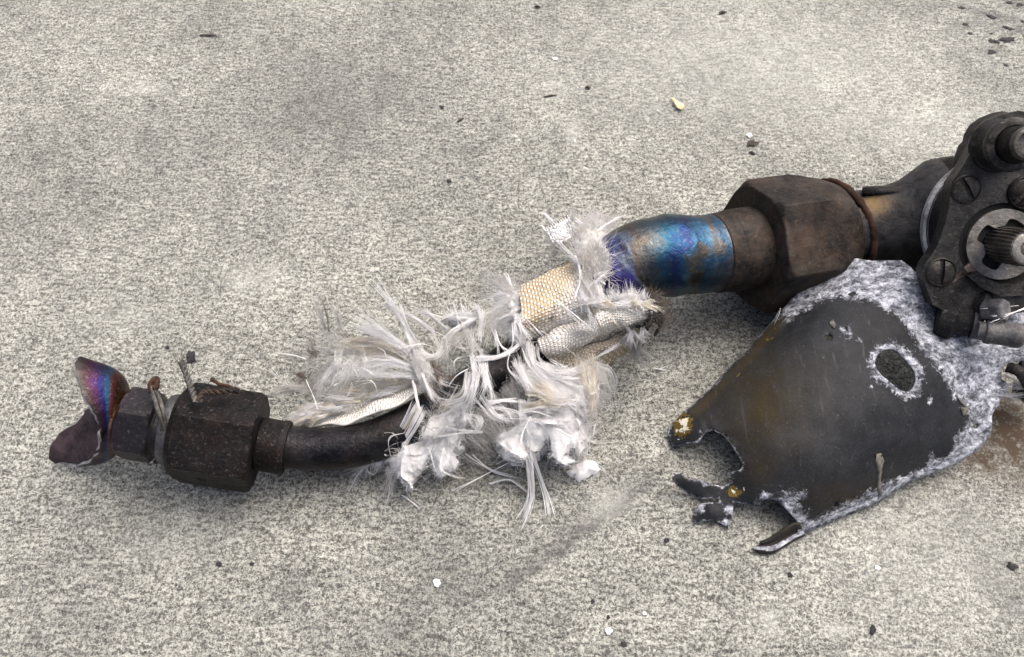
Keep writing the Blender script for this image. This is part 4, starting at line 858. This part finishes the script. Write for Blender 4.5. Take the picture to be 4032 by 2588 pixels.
    for i in range(30):
        t = random.random(); x0 = 1240+420*t; y0 = 1640-150*t+random.uniform(-40, 25); L = random.uniform(90, 190); an = R(random.uniform(2, 34))
        tuft(th, [(x0, y0, .021+.009*t), (x0-L*.5*math.cos(an), y0+L*.5*math.sin(an)-4, .020+.006*t), (x0-L*math.cos(an), y0+L*math.sin(an), .008+.008*t)], 26, 5, 16, .00008, .25, random.choice((FIB, FIB, FIBG, FIBC)))
    for i in range(10):
        yy = 1600+i*9; tuft(th, [(1300+i*8, 1610+i*5, .018), (1215, yy+5, .013), (1110+random.uniform(0, 40), yy+25, .005)], 26, 7, 12, .00007, .25, random.choice((FIB, FIBG, FIBC)))
    # fibre fans, root to tip
    Fn = [  # pts, n, s0, s1, r, curl, mat
        ([(1283, 1303, .012), (1266, 1245, .020), (1240, 1168, .026)], 26, 3, 13, .00007, .1, FIBG), ([(1290, 1310, .012), (1285, 1240, .02), (1262, 1160, .026)], 14, 3, 9, .00007, .1, FIBB), ([(1345, 1310, .012), (1330, 1240, .019), (1300, 1170, .024)], 22, 4, 12, .00007, .25, FIBG), ([(1340, 1300, .013), (1330, 1240, .018), (1338, 1185, .022)], 5, 2, 4, .00008, .15, FIBB),
        ([(1640, 1400, .032), (1520, 1325, .036), (1364, 1253, .034)], 110, 9, 17, .00008, .15, FIB), ([(1632, 1392, .032), (1500, 1310, .034), (1375, 1282, .030)], 60, 8, 15, .00008, .2, FIB), ([(1620, 1350, .034), (1555, 1215, .040), (1455, 1078, .042)], 34, 6, 6, .00009, .12, FIB), ([(1625, 1380, .034), (1560, 1230, .038), (1505, 1195, .036)], 26, 5, 5, .00009, .15, FIB), ([(1620, 1340, .033), (1585, 1240, .040), (1568, 1185, .042)], 18, 4, 4, .00009, .1, FIB),
        ([(1710, 1312, .034), (1630, 1252, .038), (1540, 1222, .036)], 40, 4, 4, .0001, .08, FIB), ([(1760, 1300, .032), (1690, 1242, .036), (1610, 1205, .036)], 26, 4, 5, .00009, .12, FIB), ([(1700, 1310, .03), (1640, 1270, .030), (1420, 1175, .028)], 26, 8, 22, .00006, .3, FIBG), ([(1560, 1330, .028), (1500, 1270, .028), (1440, 1170, .026)], 26, 9, 24, .00006, .3, FIBG),
        ([(1645, 1470, .034), (1540, 1432, .036), (1430, 1470, .030)], 60, 8, 20, .00008, .25, FIB), ([(1650, 1465, .034), (1520, 1420, .034), (1390, 1450, .028)], 60, 8, 18, .00008, .2, FIB), ([(1640, 1480, .034), (1500, 1470, .033), (1310, 1460, .024)], 50, 8, 16, .00008, .15, FIB),
        ([(1545, 1352, .026), (1440, 1340, .026), (1340, 1345, .020)], 60, 10, 8, .00009, .15, FIBC), ([(1580, 1380, .027), (1470, 1378, .027), (1350, 1372, .020)], 70, 12, 10, .00009, .12, FIBC), ([(1600, 1410, .028), (1490, 1405, .027), (1380, 1420, .02)], 60, 12, 14, .00009, .2, FIBC),
        ([(1420, 1400, .022), (1330, 1360, .018), (1225, 1270, .012)], 50, 12, 26, .00006, .35, FIBG), ([(1380, 1390, .020), (1290, 1375, .018), (1200, 1350, .012)], 50, 14, 18, .00006, .3, FIBG), ([(1330, 1440, .018), (1260, 1400, .014), (1130, 1360, .006)], 24, 8, 20, .00006, .2, FIBG),
        ([(1205, 1410, .014), (1150, 1398, .016), (1066, 1390, .014)], 14, 2, 2, .00011, .05, FIB), ([(1210, 1535, .010), (1140, 1525, .009), (1050, 1537, .006)], 40, 8, 7, .00006, .12, FIBG), ([(1210, 1545, .010), (1140, 1540, .008), (1055, 1565, .003)], 34, 8, 8, .00006, .12, FIBG),
        ([(1230, 1420, .014), (1190, 1460, .010), (1130, 1510, .004)], 24, 10, 12, .00006, .4, FIBG), ([(1320, 1440, .020), (1260, 1510, .016), (1190, 1600, .005)], 46, 10, 18, .00007, .3, FIB), ([(1290, 1430, .019), (1250, 1490, .015), (1215, 1560, .006)], 40, 12, 16, .00007, .4, FIBG), ([(1390, 1440, .022), (1330, 1510, .02), (1240, 1620, .008)], 50, 10, 18, .00008, .25, FIB), ([(1400, 1455, .022), (1340, 1440, .022), (1270, 1500, .014)], 40, 10, 14, .00007, .3, FIB),
        ([(1330, 1400, .020), (1320, 1470, .018), (1300, 1540, .014)], 36, 12, 12, .00007, .3, FIB), ([(1380, 1400, .022), (1375, 1480, .022), (1350, 1560, .016)], 36, 12, 12, .00007, .3, FIBG), ([(1430, 1390, .024), (1440, 1450, .026), (1400, 1530, .02)], 30, 10, 12, .00007, .35, FIB),
        ([(1640, 1370, .033), (1660, 1400, .036), (1700, 1404, .036), (1735, 1380, .036), (1742, 1330, .035)], 40, 8, 6, .00008, .12, FIB), ([(1632, 1330, .032), (1645, 1395, .036), (1690, 1412, .038), (1738, 1385, .038), (1740, 1325, .036)], 30, 8, 5, .00008, .12, FIBG),
        ([(1640, 1400, .036), (1655, 1470, .039), (1690, 1540, .038), (1745, 1600, .034)], 100, 9, 12, .00008, .12, FIBG), ([(1655, 1420, .037), (1690, 1480, .040), (1735, 1520, .036)], 110, 14, 16, .0001, .2, FIBG), ([(1700, 1450, .039), (1720, 1500, .040), (1738, 1535, .036)], 60, 12, 12, .0001, .25, FIBB),
        ([(1650, 1430, .038), (1672, 1500, .041), (1710, 1590, .040)], 20, 3, 4, .0001, .08, FIB), ([(1625, 1500, .036), (1640, 1570, .041), (1655, 1640, .038)], 16, 3, 4, .0001, .06, FIB), ([(1632, 1505, .036), (1650, 1590, .041), (1668, 1650, .037)], 14, 3, 4, .0001, .06, FIB),
        ([(1850, 1300, .034), (1780, 1345, .036), (1740, 1360, .034)], 60, 16, 18, .00006, .4, FIBG), ([(1830, 1300, .035), (1850, 1370, .040), (1870, 1440, .041)], 48, 22, 16, .00007, .35, FIBG), ([(1760, 1350, .035), (1760, 1400, .036), (1720, 1460, .034)], 50, 16, 14, .00007, .4, FIBG),
        ([(1860, 1420, .041), (1870, 1500, .044), (1845, 1590, .040), (1830, 1620, .034)], 42, 13, 12, .00008, .12, FIB), ([(1905, 1430, .041), (1910, 1520, .043), (1885, 1610, .038)], 36, 12, 12, .00008, .12, FIB), ([(1850, 1470, .041), (1830, 1560, .041), (1770, 1590, .037), (1715, 1580, .036)], 40, 6, 8, .00008, .1, FIB), ([(1840, 1460, .041), (1820, 1540, .041), (1760, 1578, .038)], 26, 6, 6, .00007, .1, FIBG),
        ([(1895, 1400, .041), (1900, 1470, .042), (1930, 1590, .040)], 40, 10, 12, .00008, .15, FIB), ([(1880, 1410, .042), (1960, 1405, .043), (2020, 1375, .043), (2050, 1345, .042)], 50, 6, 10, .00008, .15, FIB), ([(1945, 1300, .036), (1970, 1360, .042), (2010, 1390, .042)], 26, 3, 3, .00011, .05, FIB), ([(2020, 1280, .044), (2020, 1340, .043), (2012, 1380, .040)], 8, 2, 2, .0001, .05, FIB), ([(1935, 1290, .034), (1955, 1350, .040), (1950, 1410, .041)], 14, 6, 9, .00008, .15, FIB),
        ([(1770, 1515, .040), (1800, 1480, .043), (1850, 1455, .043)], 12, 2, 2, .00011, .04, FIB), ([(1760, 1330, .034), (1800, 1290, .036), (1880, 1250, .034), (1890, 1205, .034)], 40, 5, 8, .00008, .15, FIB), ([(1890, 1320, .036), (1900, 1240, .038), (1850, 1195, .036)], 30, 6, 8, .00008, .15, FIB), ([(1885, 1330, .036), (1895, 1250, .038), (1895, 1195, .036)], 26, 6, 6, .00008, .15, FIB),
        ([(1805, 1310, .032), (1800, 1250, .036), (1783, 1195, .034)], 14, 3, 4, .0001, .08, FIB), ([(1830, 1230, .034), (1820, 1205, .035), (1806, 1190, .033)], 10, 3, 3, .0001, .08, FIB), ([(1745, 1255, .032), (1700, 1240, .034), (1665, 1215, .032)], 20, 4, 5, .0001, .1, FIB), ([(1890, 1245, .034), (1820, 1235, .036), (1755, 1248, .034)], 40, 6, 7, .0001, .1, FIB),
        ([(2040, 1170, .038), (1980, 1190, .040), (1900, 1240, .036)], 70, 12, 18, .00007, .3, FIB), ([(2040, 1180, .038), (1970, 1140, .038), (1880, 1080, .032)], 60, 10, 24, .00006, .3, FIBG), ([(2050, 1170, .038), (1960, 1110, .036), (1850, 1110, .030)], 50, 12, 22, .00006, .35, FIBG), ([(2000, 1220, .038), (1940, 1250, .038), (1900, 1330, .036)], 60, 12, 18, .00007, .3, FIBG), ([(2040, 1240, .040), (1990, 1245, .042), (1930, 1290, .036)], 60, 10, 16, .00008, .25, FIB), ([(2060, 1250, .042), (2030, 1280, .044), (2055, 1340, .042)], 50, 10, 14, .00008, .25, FIB), ([(2010, 1230, .040), (2050, 1290, .044), (2080, 1350, .040)], 30, 4, 5, .0001, .08, FIB),
        ([(2260, 870, .038), (2255, 840, .040), (2240, 815, .040)], 40, 8, 8, .00006, .25, FIBG), ([(2210, 935, .032), (2180, 980, .026), (2150, 1010, .016)], 40, 8, 14, .00006, .2, FIBG), ([(2230, 950, .032), (2190, 990, .026), (2170, 1030, .014)], 40, 8, 12, .00006, .2, FIBG), ([(2300, 870, .034), (2360, 855, .034), (2420, 880, .030)], 60, 14, 18, .00006, .4, FIBG), ([(2340, 940, .046), (2370, 980, .050), (2362, 1050, .050)], 80, 14, 14, .00008, .3, FIB), ([(2330, 960, .047), (2320, 1010, .051), (2340, 1080, .051)], 80, 14, 14, .00008, .3, FIBC), ([(2310, 950, .046), (2330, 1000, .05), (2300, 1060, .05)], 40, 10, 10, .00008, .3, FIB),
        ([(2310, 1095, .050), (2330, 1150, .051), (2330, 1205, .049)], 90, 18, 22, .00007, .2, FIBG), ([(2340, 1110, .050), (2365, 1165, .050), (2375, 1195, .048)], 70, 12, 14, .00008, .25, FIB), ([(2280, 1120, .050), (2300, 1180, .050), (2310, 1230, .048)], 50, 8, 14, .00007, .2, FIB),
        ([(2080, 1360, .034), (2100, 1440, .036), (2200, 1520, .034), (2290, 1600, .030)], 120, 12, 16, .00008, .15, FIB), ([(2110, 1440, .034), (2200, 1490, .036), (2300, 1480, .034)], 70, 14, 18, .00008, .25, FIB), ([(2150, 1430, .034), (2240, 1460, .034), (2320, 1440, .032)], 60, 12, 16, .00007, .3, FIB), ([(2300, 1420, .032), (2320, 1500, .034), (2325, 1580, .030), (2300, 1650, .022)], 160, 20, 14, .00008, .12, FIBC), ([(2320, 1440, .030), (2360, 1480, .032), (2370, 1560, .026), (2330, 1650, .016)], 110, 18, 16, .00007, .2, FIBG), ([(2340, 1430, .026), (2400, 1450, .026), (2425, 1500, .018), (2410, 1540, .010)], 26, 6, 6, .00007, .1, FIB), ([(2330, 1450, .024), (2380, 1490, .022), (2390, 1560, .012)], 60, 16, 20, .00006, .3, FIBG),
        ([(2075, 1600, .030), (2160, 1585, .034), (2270, 1590, .030)], 70, 9, 12, .00008, .15, FIBC), ([(2070, 1610, .030), (2150, 1600, .033), (2250, 1610, .030)], 50, 9, 12, .00008, .2, FIB), ([(1920, 1585, .036), (1980, 1578, .036), (2055, 1580, .034)], 40, 5, 7, .00008, .1, FIB), ([(1930, 1600, .034), (2000, 1620, .034), (2040, 1660, .030)], 36, 8, 14, .00008, .2, FIB), ([(1900, 1560, .036), (1960, 1640, .034), (2050, 1650, .030)], 30, 8, 10, .00008, .2, FIB), ([(2040, 1440, .036), (2060, 1500, .036), (2080, 1560, .034)], 70, 14, 16, .00008, .3, FIB), ([(2160, 1540, .034), (2200, 1580, .035), (2240, 1560, .034)], 70, 24, 24, .00008, .5, FIB), ([(2100, 1520, .034), (2160, 1550, .036), (2200, 1600, .034)], 70, 20, 24, .00008, .4, FIBC),
        ([(1960, 1500, .020), (2010, 1560, .022), (2050, 1640, .020)], 120, 30, 30, .00007, .25, FIBG), ([(1900, 1600, .020), (1960, 1650, .018), (2020, 1720, .014)], 90, 26, 30, .00007, .35, FIBG), ([(1880, 1640, .02), (1920, 1690, .016), (1960, 1760, .008)], 70, 20, 26, .00006, .4, FIBG), ([(1850, 1690, .016), (1900, 1740, .012), (1940, 1800, .005)], 60, 20, 26, .00006, .4, FIBG),
        ([(1760, 1640, .026), (1800, 1615, .030), (1860, 1600, .030)], 90, 14, 20, .00008, .2, FIB), ([(1700, 1660, .024), (1740, 1620, .028), (1760, 1590, .030)], 60, 20, 20, .00007, .3, FIBC), ([(1650, 1670, .024), (1690, 1640, .028), (1660, 1610, .030)], 40, 14, 16, .00007, .3, FIB), ([(1820, 1640, .028), (1880, 1640, .031), (1892, 1680, .030), (1850, 1706, .026), (1800, 1680, .024)], 22, 6, 8, .0001, .08, FIB), ([(1810, 1650, .028), (1870, 1655, .030), (1870, 1700, .028), (1820, 1690, .024)], 16, 4, 6, .0001, .08, FIB), ([(1830, 1600, .030), (1830, 1640, .034), (1820, 1680, .030)], 40, 20, 14, .0001, .2, FIB),
        ([(1900, 1700, .026), (1780, 1706, .030), (1640, 1735, .024)], 16, 4, 8, .00008, .1, FIB), ([(1500, 1770, .018), (1430, 1830, .012), (1350, 1870, .003)], 36, 8, 14, .00006, .15, FIBG), ([(1490, 1790, .016), (1430, 1850, .010), (1385, 1925, .002)], 34, 8, 12, .00007, .15, FIB), ([(1545, 1830, .012), (1535, 1910, .008), (1515, 1995, .002)], 40, 10, 14, .00006, .2, FIBG), ([(1480, 1770, .016), (1440, 1840, .01), (1470, 1870, .006), (1500, 1810, .012)], 14, 4, 4, .00008, .1, FIB), ([(1450, 1790, .014), (1380, 1860, .006), (1270, 1910, .001)], 16, 8, 12, .00006, .15, FIBB), ([(1560, 1840, .01), (1540, 1880, .006), (1500, 1920, .002)], 30, 10, 14, .00006, .25, FIBG),
        ([(1700, 1860, .006), (1690, 1880, .004), (1700, 1905, .001)], 16, 14, 20, .00006, .4, FIBG), ([(1840, 1770, .008), (1870, 1800, .004), (1900, 1830, .001)], 50, 22, 26, .00006, .5, FIBG), ([(2250, 1800, .012), (2280, 1830, .006), (2270, 1850, .002)], 30, 20, 26, .00006, .5, FIBG), ([(2170, 1800, .008), (2170, 1840, .004), (2165, 1860, .001)], 30, 26, 30, .00006, .4, FIBG), ([(2345, 1672, .010), (2335, 1720, .008), (2308, 1764, .002)], 12, 2, 2, .0001, .08, FIB), ([(2262, 1762, .008), (2275, 1800, .004), (2282, 1830, .001)], 8, 2, 2, .0001, .05, FIB), ([(2270, 1765, .008), (2300, 1780, .005), (2336, 1792, .001)], 8, 2, 2, .0001, .05, FIB), ([(2290, 1760, .010), (2310, 1700, .012), (2330, 1660, .016)], 60, 14, 20, .00007, .3, FIB), ([(2200, 1640, .022), (2250, 1680, .022), (2300, 1730, .016)], 60, 20, 24, .00007, .4, FIBG)]
    for pts, n_, s0, s1, r, cu, m in Fn: tuft(th, pts, n_, s0, s1, r, cu, m)
    # single strands straying out of the mass
    axis = [(1180, 1560), (1400, 1480), (1640, 1420), (1880, 1380), (2100, 1300), (2300, 1180)]; low = [(1500, 1760), (1700, 1750), (1900, 1690), (2150, 1660), (2320, 1580)]
    for q in range(46):
        src = axis if q % 3 else low; t = random.random()*(len(src)-1.001); k_ = int(t); x0 = src[k_][0]+(src[k_+1][0]-src[k_][0])*(t-k_); y0 = src[k_][1]+(src[k_+1][1]-src[k_][1])*(t-k_)
        x0 += random.uniform(-50, 50); y0 += random.uniform(-60, 60); an = random.uniform(0, 2*math.pi); L = random.uniform(70, 210); bend = random.uniform(-.9, .9)
        tuft(th, [(x0, y0, .030), (x0+L*.5*math.cos(an), y0+L*.5*math.sin(an), .037), (x0+L*math.cos(an+bend), y0+L*math.sin(an+bend), .026)], random.choice((2, 3, 5, 8)), 1.5, 4, .0001, .12, random.choice((FIB, FIB, FIBG)), 'loose_strand')
    # singed knots
    for (px, py, z) in ((1186, 1478, .008), (1232, 1400, .012), (1225, 1535, .009), (1745, 1490, .033)):
        tuft(th, [(px-16, py-14, z), (px+6, py, z+.002), (px+14, py+18, z)], 40, 9, 9, .0001, .9, FIBB)
    # long tapes hanging to the front
    for pts, wd, n_ in (([(2060, 1580, .030), (2062, 1680, .026), (2083, 1812, .016), (2098, 1945, .005), (2084, 2010, .002), (2060, 2068, .001)], 26, 80), ([(2070, 1640, .026), (2085, 1760, .020), (2100, 1880, .010), (2094, 1960, .003), (2075, 2060, .001)], 20, 60), ([(2090, 1780, .018), (2108, 1830, .013), (2134, 1904, .006), (2152, 1975, .002), (2161, 2040, .001)], 13, 50)):
        o = tuft(th, pts, n_, wd*.26, wd*.22, .00013, .03, FIB, 'fibre_tape', 18, .1)
    for pts in ([(2012, 1816, .008), (1890, 1880, .004), (1772, 1942, .0012)], [(1832, 1790, .006), (1900, 1835, .004), (1960, 1870, .002), (2066, 1890, .001)], [(1860, 1790, .006), (1930, 1850, .003), (2030, 1885, .0012)], [(1930, 1902, .001), (2000, 1886, .0025), (2050, 1915, .002), (2126, 1975, .001)]):
        tuft(th, pts, 12, 2.5, 3, .00012, .06, FIB, 'fibre_tape', 14, .1)
FLAPM = mat_simple('matted_grey_fibre', (.40, .385, .36), .9, 0, .45, 260, .8)
CHARF = mat_simple('burnt_cloth', (.02, .018, .018), .8, 0, .6, 500, .9)
fire_sleeve()

# ------------------------------------------------------------------ loose bits lying about
def loose_bits():
    o = wad(None, [(2228, 1862), (2262, 1838), (2290, 1818), (2330, 1812), (2352, 1826), (2368, 1846), (2345, 1868), (2310, 1880), (2282, 1900), (2268, 1884)], .0012, .0035, 'wool_scrap', 8, .0008, 260, .0014)
    tag(o, 'flat grey white scrap of wool lying apart on the concrete below the sleeve', 'wool scrap')
    o = tuft(None, [(1584, 1950, .0006), (1620, 1975, .0012), (1658, 2006, .0006)], 8, 2, 2, .00011, .05, FIB, 'fibre_scrap', 10, .05); tag(o, 'short white fibre on the concrete below the pointed wool lump', 'fibre', 'loose fibres on the concrete')
    o = tuft(None, [(2586, 434, .0006), (2610, 448, .001), (2636, 462, .0006)], 8, 1.6, 1.6, .00012, .03, FIB, 'fibre_scrap', 8, .05); tag(o, 'short white fibre beside the dry leaf fragment', 'fibre', 'loose fibres on the concrete')
    o = tuft(None, [(2572, 1450, .0006), (2600, 1455, .001), (2626, 1452, .0006)], 8, 2, 2, .0001, .05, FIB, 'fibre_scrap', 8, .05); tag(o, 'short white fibre right of the sleeve tassels', 'fibre', 'loose fibres on the concrete')
    o = tuft(None, [(3055, 1250, .027), (3075, 1212, .030), (3068, 1240, .029), (3048, 1285, .026)], 3, 1, 1.5, .0001, .05, FIB, 'fibre_scrap', 10, .05); tag(o, 'single curled fibre caught on the bracket edge beside the coupling nut', 'fibre', 'loose fibres on the parts')
    o = tuft(None, [(4060, 1205, .050), (3960, 1240, .052), (3882, 1258, .051)], 22, 2.5, 4, .00009, .03, FIB, 'fibre_scrap', 10, .1); tag(o, 'stiff white fibre bundle lying across the grey bolt head and stud', 'fibre', 'loose fibres on the parts')
    o = tuft(None, [(4010, 1204, .050), (3920, 1212, .052), (3850, 1217, .051)], 4, 1, 1.5, .00009, .02, FIB, 'fibre_scrap', 8, .05); tag(o, 'thin single fibre crossing above the stiff bundle on the grey bolt head', 'fibre', 'loose fibres on the parts')
    # charred hose end at the right edge with trailing fibres
    th = empty('charred_hose', P(4000, 1530, 0), 'black charred hose end with trailing fibres at the right edge of the bracket', 'hose')
    tube('hose_wall', Pa([(3966, 1450, .026), (4000, 1462, .027), (4040, 1500, .025), (4100, 1520, .022)]), [.0022, .003, .0032, .003], BLACK, th, 24, 14, .2, 2)
    tube('hose_wall', Pa([(4015, 1440, .028), (4060, 1450, .028), (4120, 1480, .026)]), [.002, .003, .003], BLACK, th, 16, 12, .2, 6)
    tube('hose_wall', Pa([(3990, 1540, .012), (4040, 1545, .013), (4120, 1570, .013)]), [.003, .004, .004], BLACK, th, 16, 12, .2, 9)
    for pts, n_, s1 in (([(3955, 1470, .027), (3998, 1490, .028), (4022, 1540, .022)], 40, 6), ([(3950, 1550, .020), (3990, 1560, .016), (4040, 1550, .012)], 50, 18), ([(3950, 1530, .022), (4000, 1528, .02), (4060, 1530, .016)], 20, 3), ([(3960, 1520, .023), (3985, 1515, .024), (4005, 1505, .024)], 30, 4), ([(3960, 1560, .016), (3985, 1570, .01), (4020, 1560, .006)], 60, 16)): tuft(th, pts, n_, 4, s1, .00007, .2, random.choice((FIB, FIBG)))
    # dry leaf fragment
    v2, f2 = cdt([(2640, 384), (2652, 386), (2672, 402), (2690, 410), (2697, 420), (2688, 430), (2678, 430), (2664, 420), (2656, 404)], [], 5.0)
    V = [P(a, b, .0012+.0012*math.sin((a-2640)*.05)+.0008*noise.noise(Vector((a*.1, b*.1, 0)))) for a, b in v2]; F = [f if (V[f[1]]-V[f[0]]).cross(V[f[2]]-V[f[0]]).z > 0 else f[::-1] for f in f2]
    o = make('leaf_fragment', V, F, LEAF); mod_solid(o, .0004); tag(o, 'pale tan dry leaf fragment alone on the concrete above the blue tube', 'leaf')
    def splinter(name, a, b, r, mat, label, cat, group=None):
        pa, pb = P(*a, r), P(*b, r); m = (pa+pb)/2+Vector((0, 0, r*.4)); o = tube(name, [pa, m, pb], [r*.5, r, r*.4], mat, None, 10, 6, .4, a[0]*.01); tag(o, label, cat, group)
    g = 'dark splinters on the concrete'
    splinter('splinter', (2140, 382), (2192, 375), .0005, TWIG, 'straight thin dark splinter left of the leaf fragment', 'splinter', g)
    splinter('splinter', (2304, 344), (2326, 346), .0007, TWIG, 'short thick dark splinter between the thin splinter and the leaf fragment', 'splinter', g)
    splinter('splinter', (788, 139), (852, 140), .0007, TWIG, 'bent dark splinter on the upper left concrete', 'splinter', g)
    splinter('splinter', (2105, 27), (2128, 29), .0008, TWIG, 'short dark splinter at the top edge above the straight splinter', 'splinter', g)
    splinter('splinter', (2830, 52), (2862, 48), .0008, TWIG, 'small dark splinter at the top edge right of centre', 'splinter', g)
    splinter('splinter', (1760, 712), (1778, 714), .0008, TWIG, 'stubby dark splinter on the open concrete above the fibres', 'splinter', g)
    splinter('splinter', (1800, 480), (1826, 466), .0006, TWIG, 'thin brown splinter lying aslant on the open concrete', 'splinter', g)
    # chips and grit: lumps with their own outline
    def lump(name, px, py, r, mat, label, cat, group, flat=.5, stretch=1.0, seed=0, rot=0.0):
        c = P(px, py, 0); s = mpp(c); V, F = [], []; nr, ns = 7, 16; rings = []
        for i in range(nr):
            ph = math.pi*i/(nr-1); rings.append([])
            for j in range(ns):
                t = 2*math.pi*j/ns; q = Vector((math.sin(ph)*math.cos(t)*stretch, math.sin(ph)*math.sin(t), math.cos(ph)*flat)); k = 1+.7*noise.noise(q*1.7+Vector((seed*3.1, seed, 0)))+.45*noise.noise(q*4+Vector((seed, 0, seed)))
                q = Matrix.Rotation(rot, 3, 'Z') @ q; rings[-1].append(c+q*k*r*s+Vector((0, 0, r*s*flat*.8)))
        V, F = loft(rings); o = make(name, V, F, mat, None, False); return tag(o, label, cat, group)
    gw = 'white chips on the concrete'
    lump('white_chip', 1720, 2297, 13, CHIP, 'white chip below the long fibre tapes', 'chip', gw, seed=1, stretch=1.2)
    lump('white_chip', 2396, 2484, 12, CHIP, 'large white chip near the bottom edge, below the torn bracket tabs', 'chip', gw, seed=2)
    lump('white_chip', 2537, 2416, 7, CHIP, 'small white chip up and right of the large bottom chip', 'chip', gw, seed=3)
    lump('white_chip', 3455, 2236, 8, CHIP, 'white chip below the lower bracket edge', 'chip', gw, seed=4, stretch=1.4)
    lump('white_chip', 2262, 556, 8, CHIP, 'white chip on the open concrete above the raised sleeve flap', 'chip', gw, seed=5, stretch=.5)
    lump('white_chip', 2950, 536, 9, CHIP, 'white chip on the concrete above the coupling nut', 'chip', gw, seed=6, stretch=1.3)
    lump('white_chip', 2185, 234, 8, CHIP, 'white chip near the top above the straight splinter', 'chip', gw, seed=7, stretch=1.3)
    gb = 'black grit on the concrete'
    for i, (px, py, r, st, lb) in enumerate(((862, 2222, 11, 1, 'black grit lump below the left hex nut'), (992, 2222, 8, 1, 'smaller black grit lump right of the one below the left nut'), (2333, 2369, 7, 1.4, 'oblong black grit left of the large bottom chip'), (2457, 2538, 11, 1, 'black grit lump at the bottom edge right of the large chip'), (2395, 2432, 7, 1, 'tiny black grit just above the large bottom chip'), (2960, 567, 14, 1.5, 'dark crumb under the white chip above the coupling nut'), (660, 1370, 9, .7, 'dark crumb left of the upright twisted wire'), (755, 1407, 20, 1.4, 'ragged black char flake at the tip of the upright twisted wire'), (2962, 605, 8, 1.6, 'thin dark crumb below the one above the coupling nut'), (2625, 2130, 9, 1.2, 'dark crumb left of the rolled bracket edge'), (3110, 2265, 9, 1, 'dark crumb below the rolled bracket edge'), (3437, 2480, 13, 1.3, 'dark crumb near the bottom edge under the bracket'), (1741, 425, 8, 1.3, 'brown crumb on the open concrete left of the straight splinter'), (3985, 2232, 14, 1.3, 'black crumb near the right edge below the bracket'))):
        lump('grit', px, py, r, CHAR if i != 5 else TWIG, lb, 'grit', gb, .45, st, i+11, i*.7)
    gc = 'black char flakes in the upper right corner'
    for i, (px, py, r, st, ro, lb) in enumerate(((3965, 157, 17, 2.6, .1, 'long black char flake, the biggest in the upper right corner'), (3912, 163, 15, 1.8, -.4, 'hooked black char flake touching the left of the biggest flake'), (3905, 206, 14, 1.3, .2, 'blocky black char flake below the hooked flake'), (3800, 97, 10, 1.3, 0, 'black char flake at the left of the corner group'), (3820, 133, 9, 1.3, 0, 'black char flake below the leftmost of the corner group'), (3785, 32, 9, 2.2, 0, 'thin black char flake at the top left of the corner group'), (3905, 68, 12, 2.2, -.5, 'slanting black char flake above the hooked flake'), (3968, 112, 11, 2.4, -.5, 'slanting black char flake above the biggest flake'), (3902, 134, 7, 1.3, 0, 'small black char flake just above the hooked flake'), (4026, 86, 9, 1, 0, 'black char flake on the right edge of the corner group'), (3975, 12, 11, 1.6, .2, 'black char flake at the very top of the corner'), (4015, 20, 11, 1.6, .2, 'black char flake at the top right corner tip'), (3960, 258, 8, 1.6, -.6, 'lowest black char flake of the corner group'))):
        lump('char_flake', px, py, r*.78, CHAR, lb, 'char flake', gc, .22, st, i+31, ro)
loose_bits()
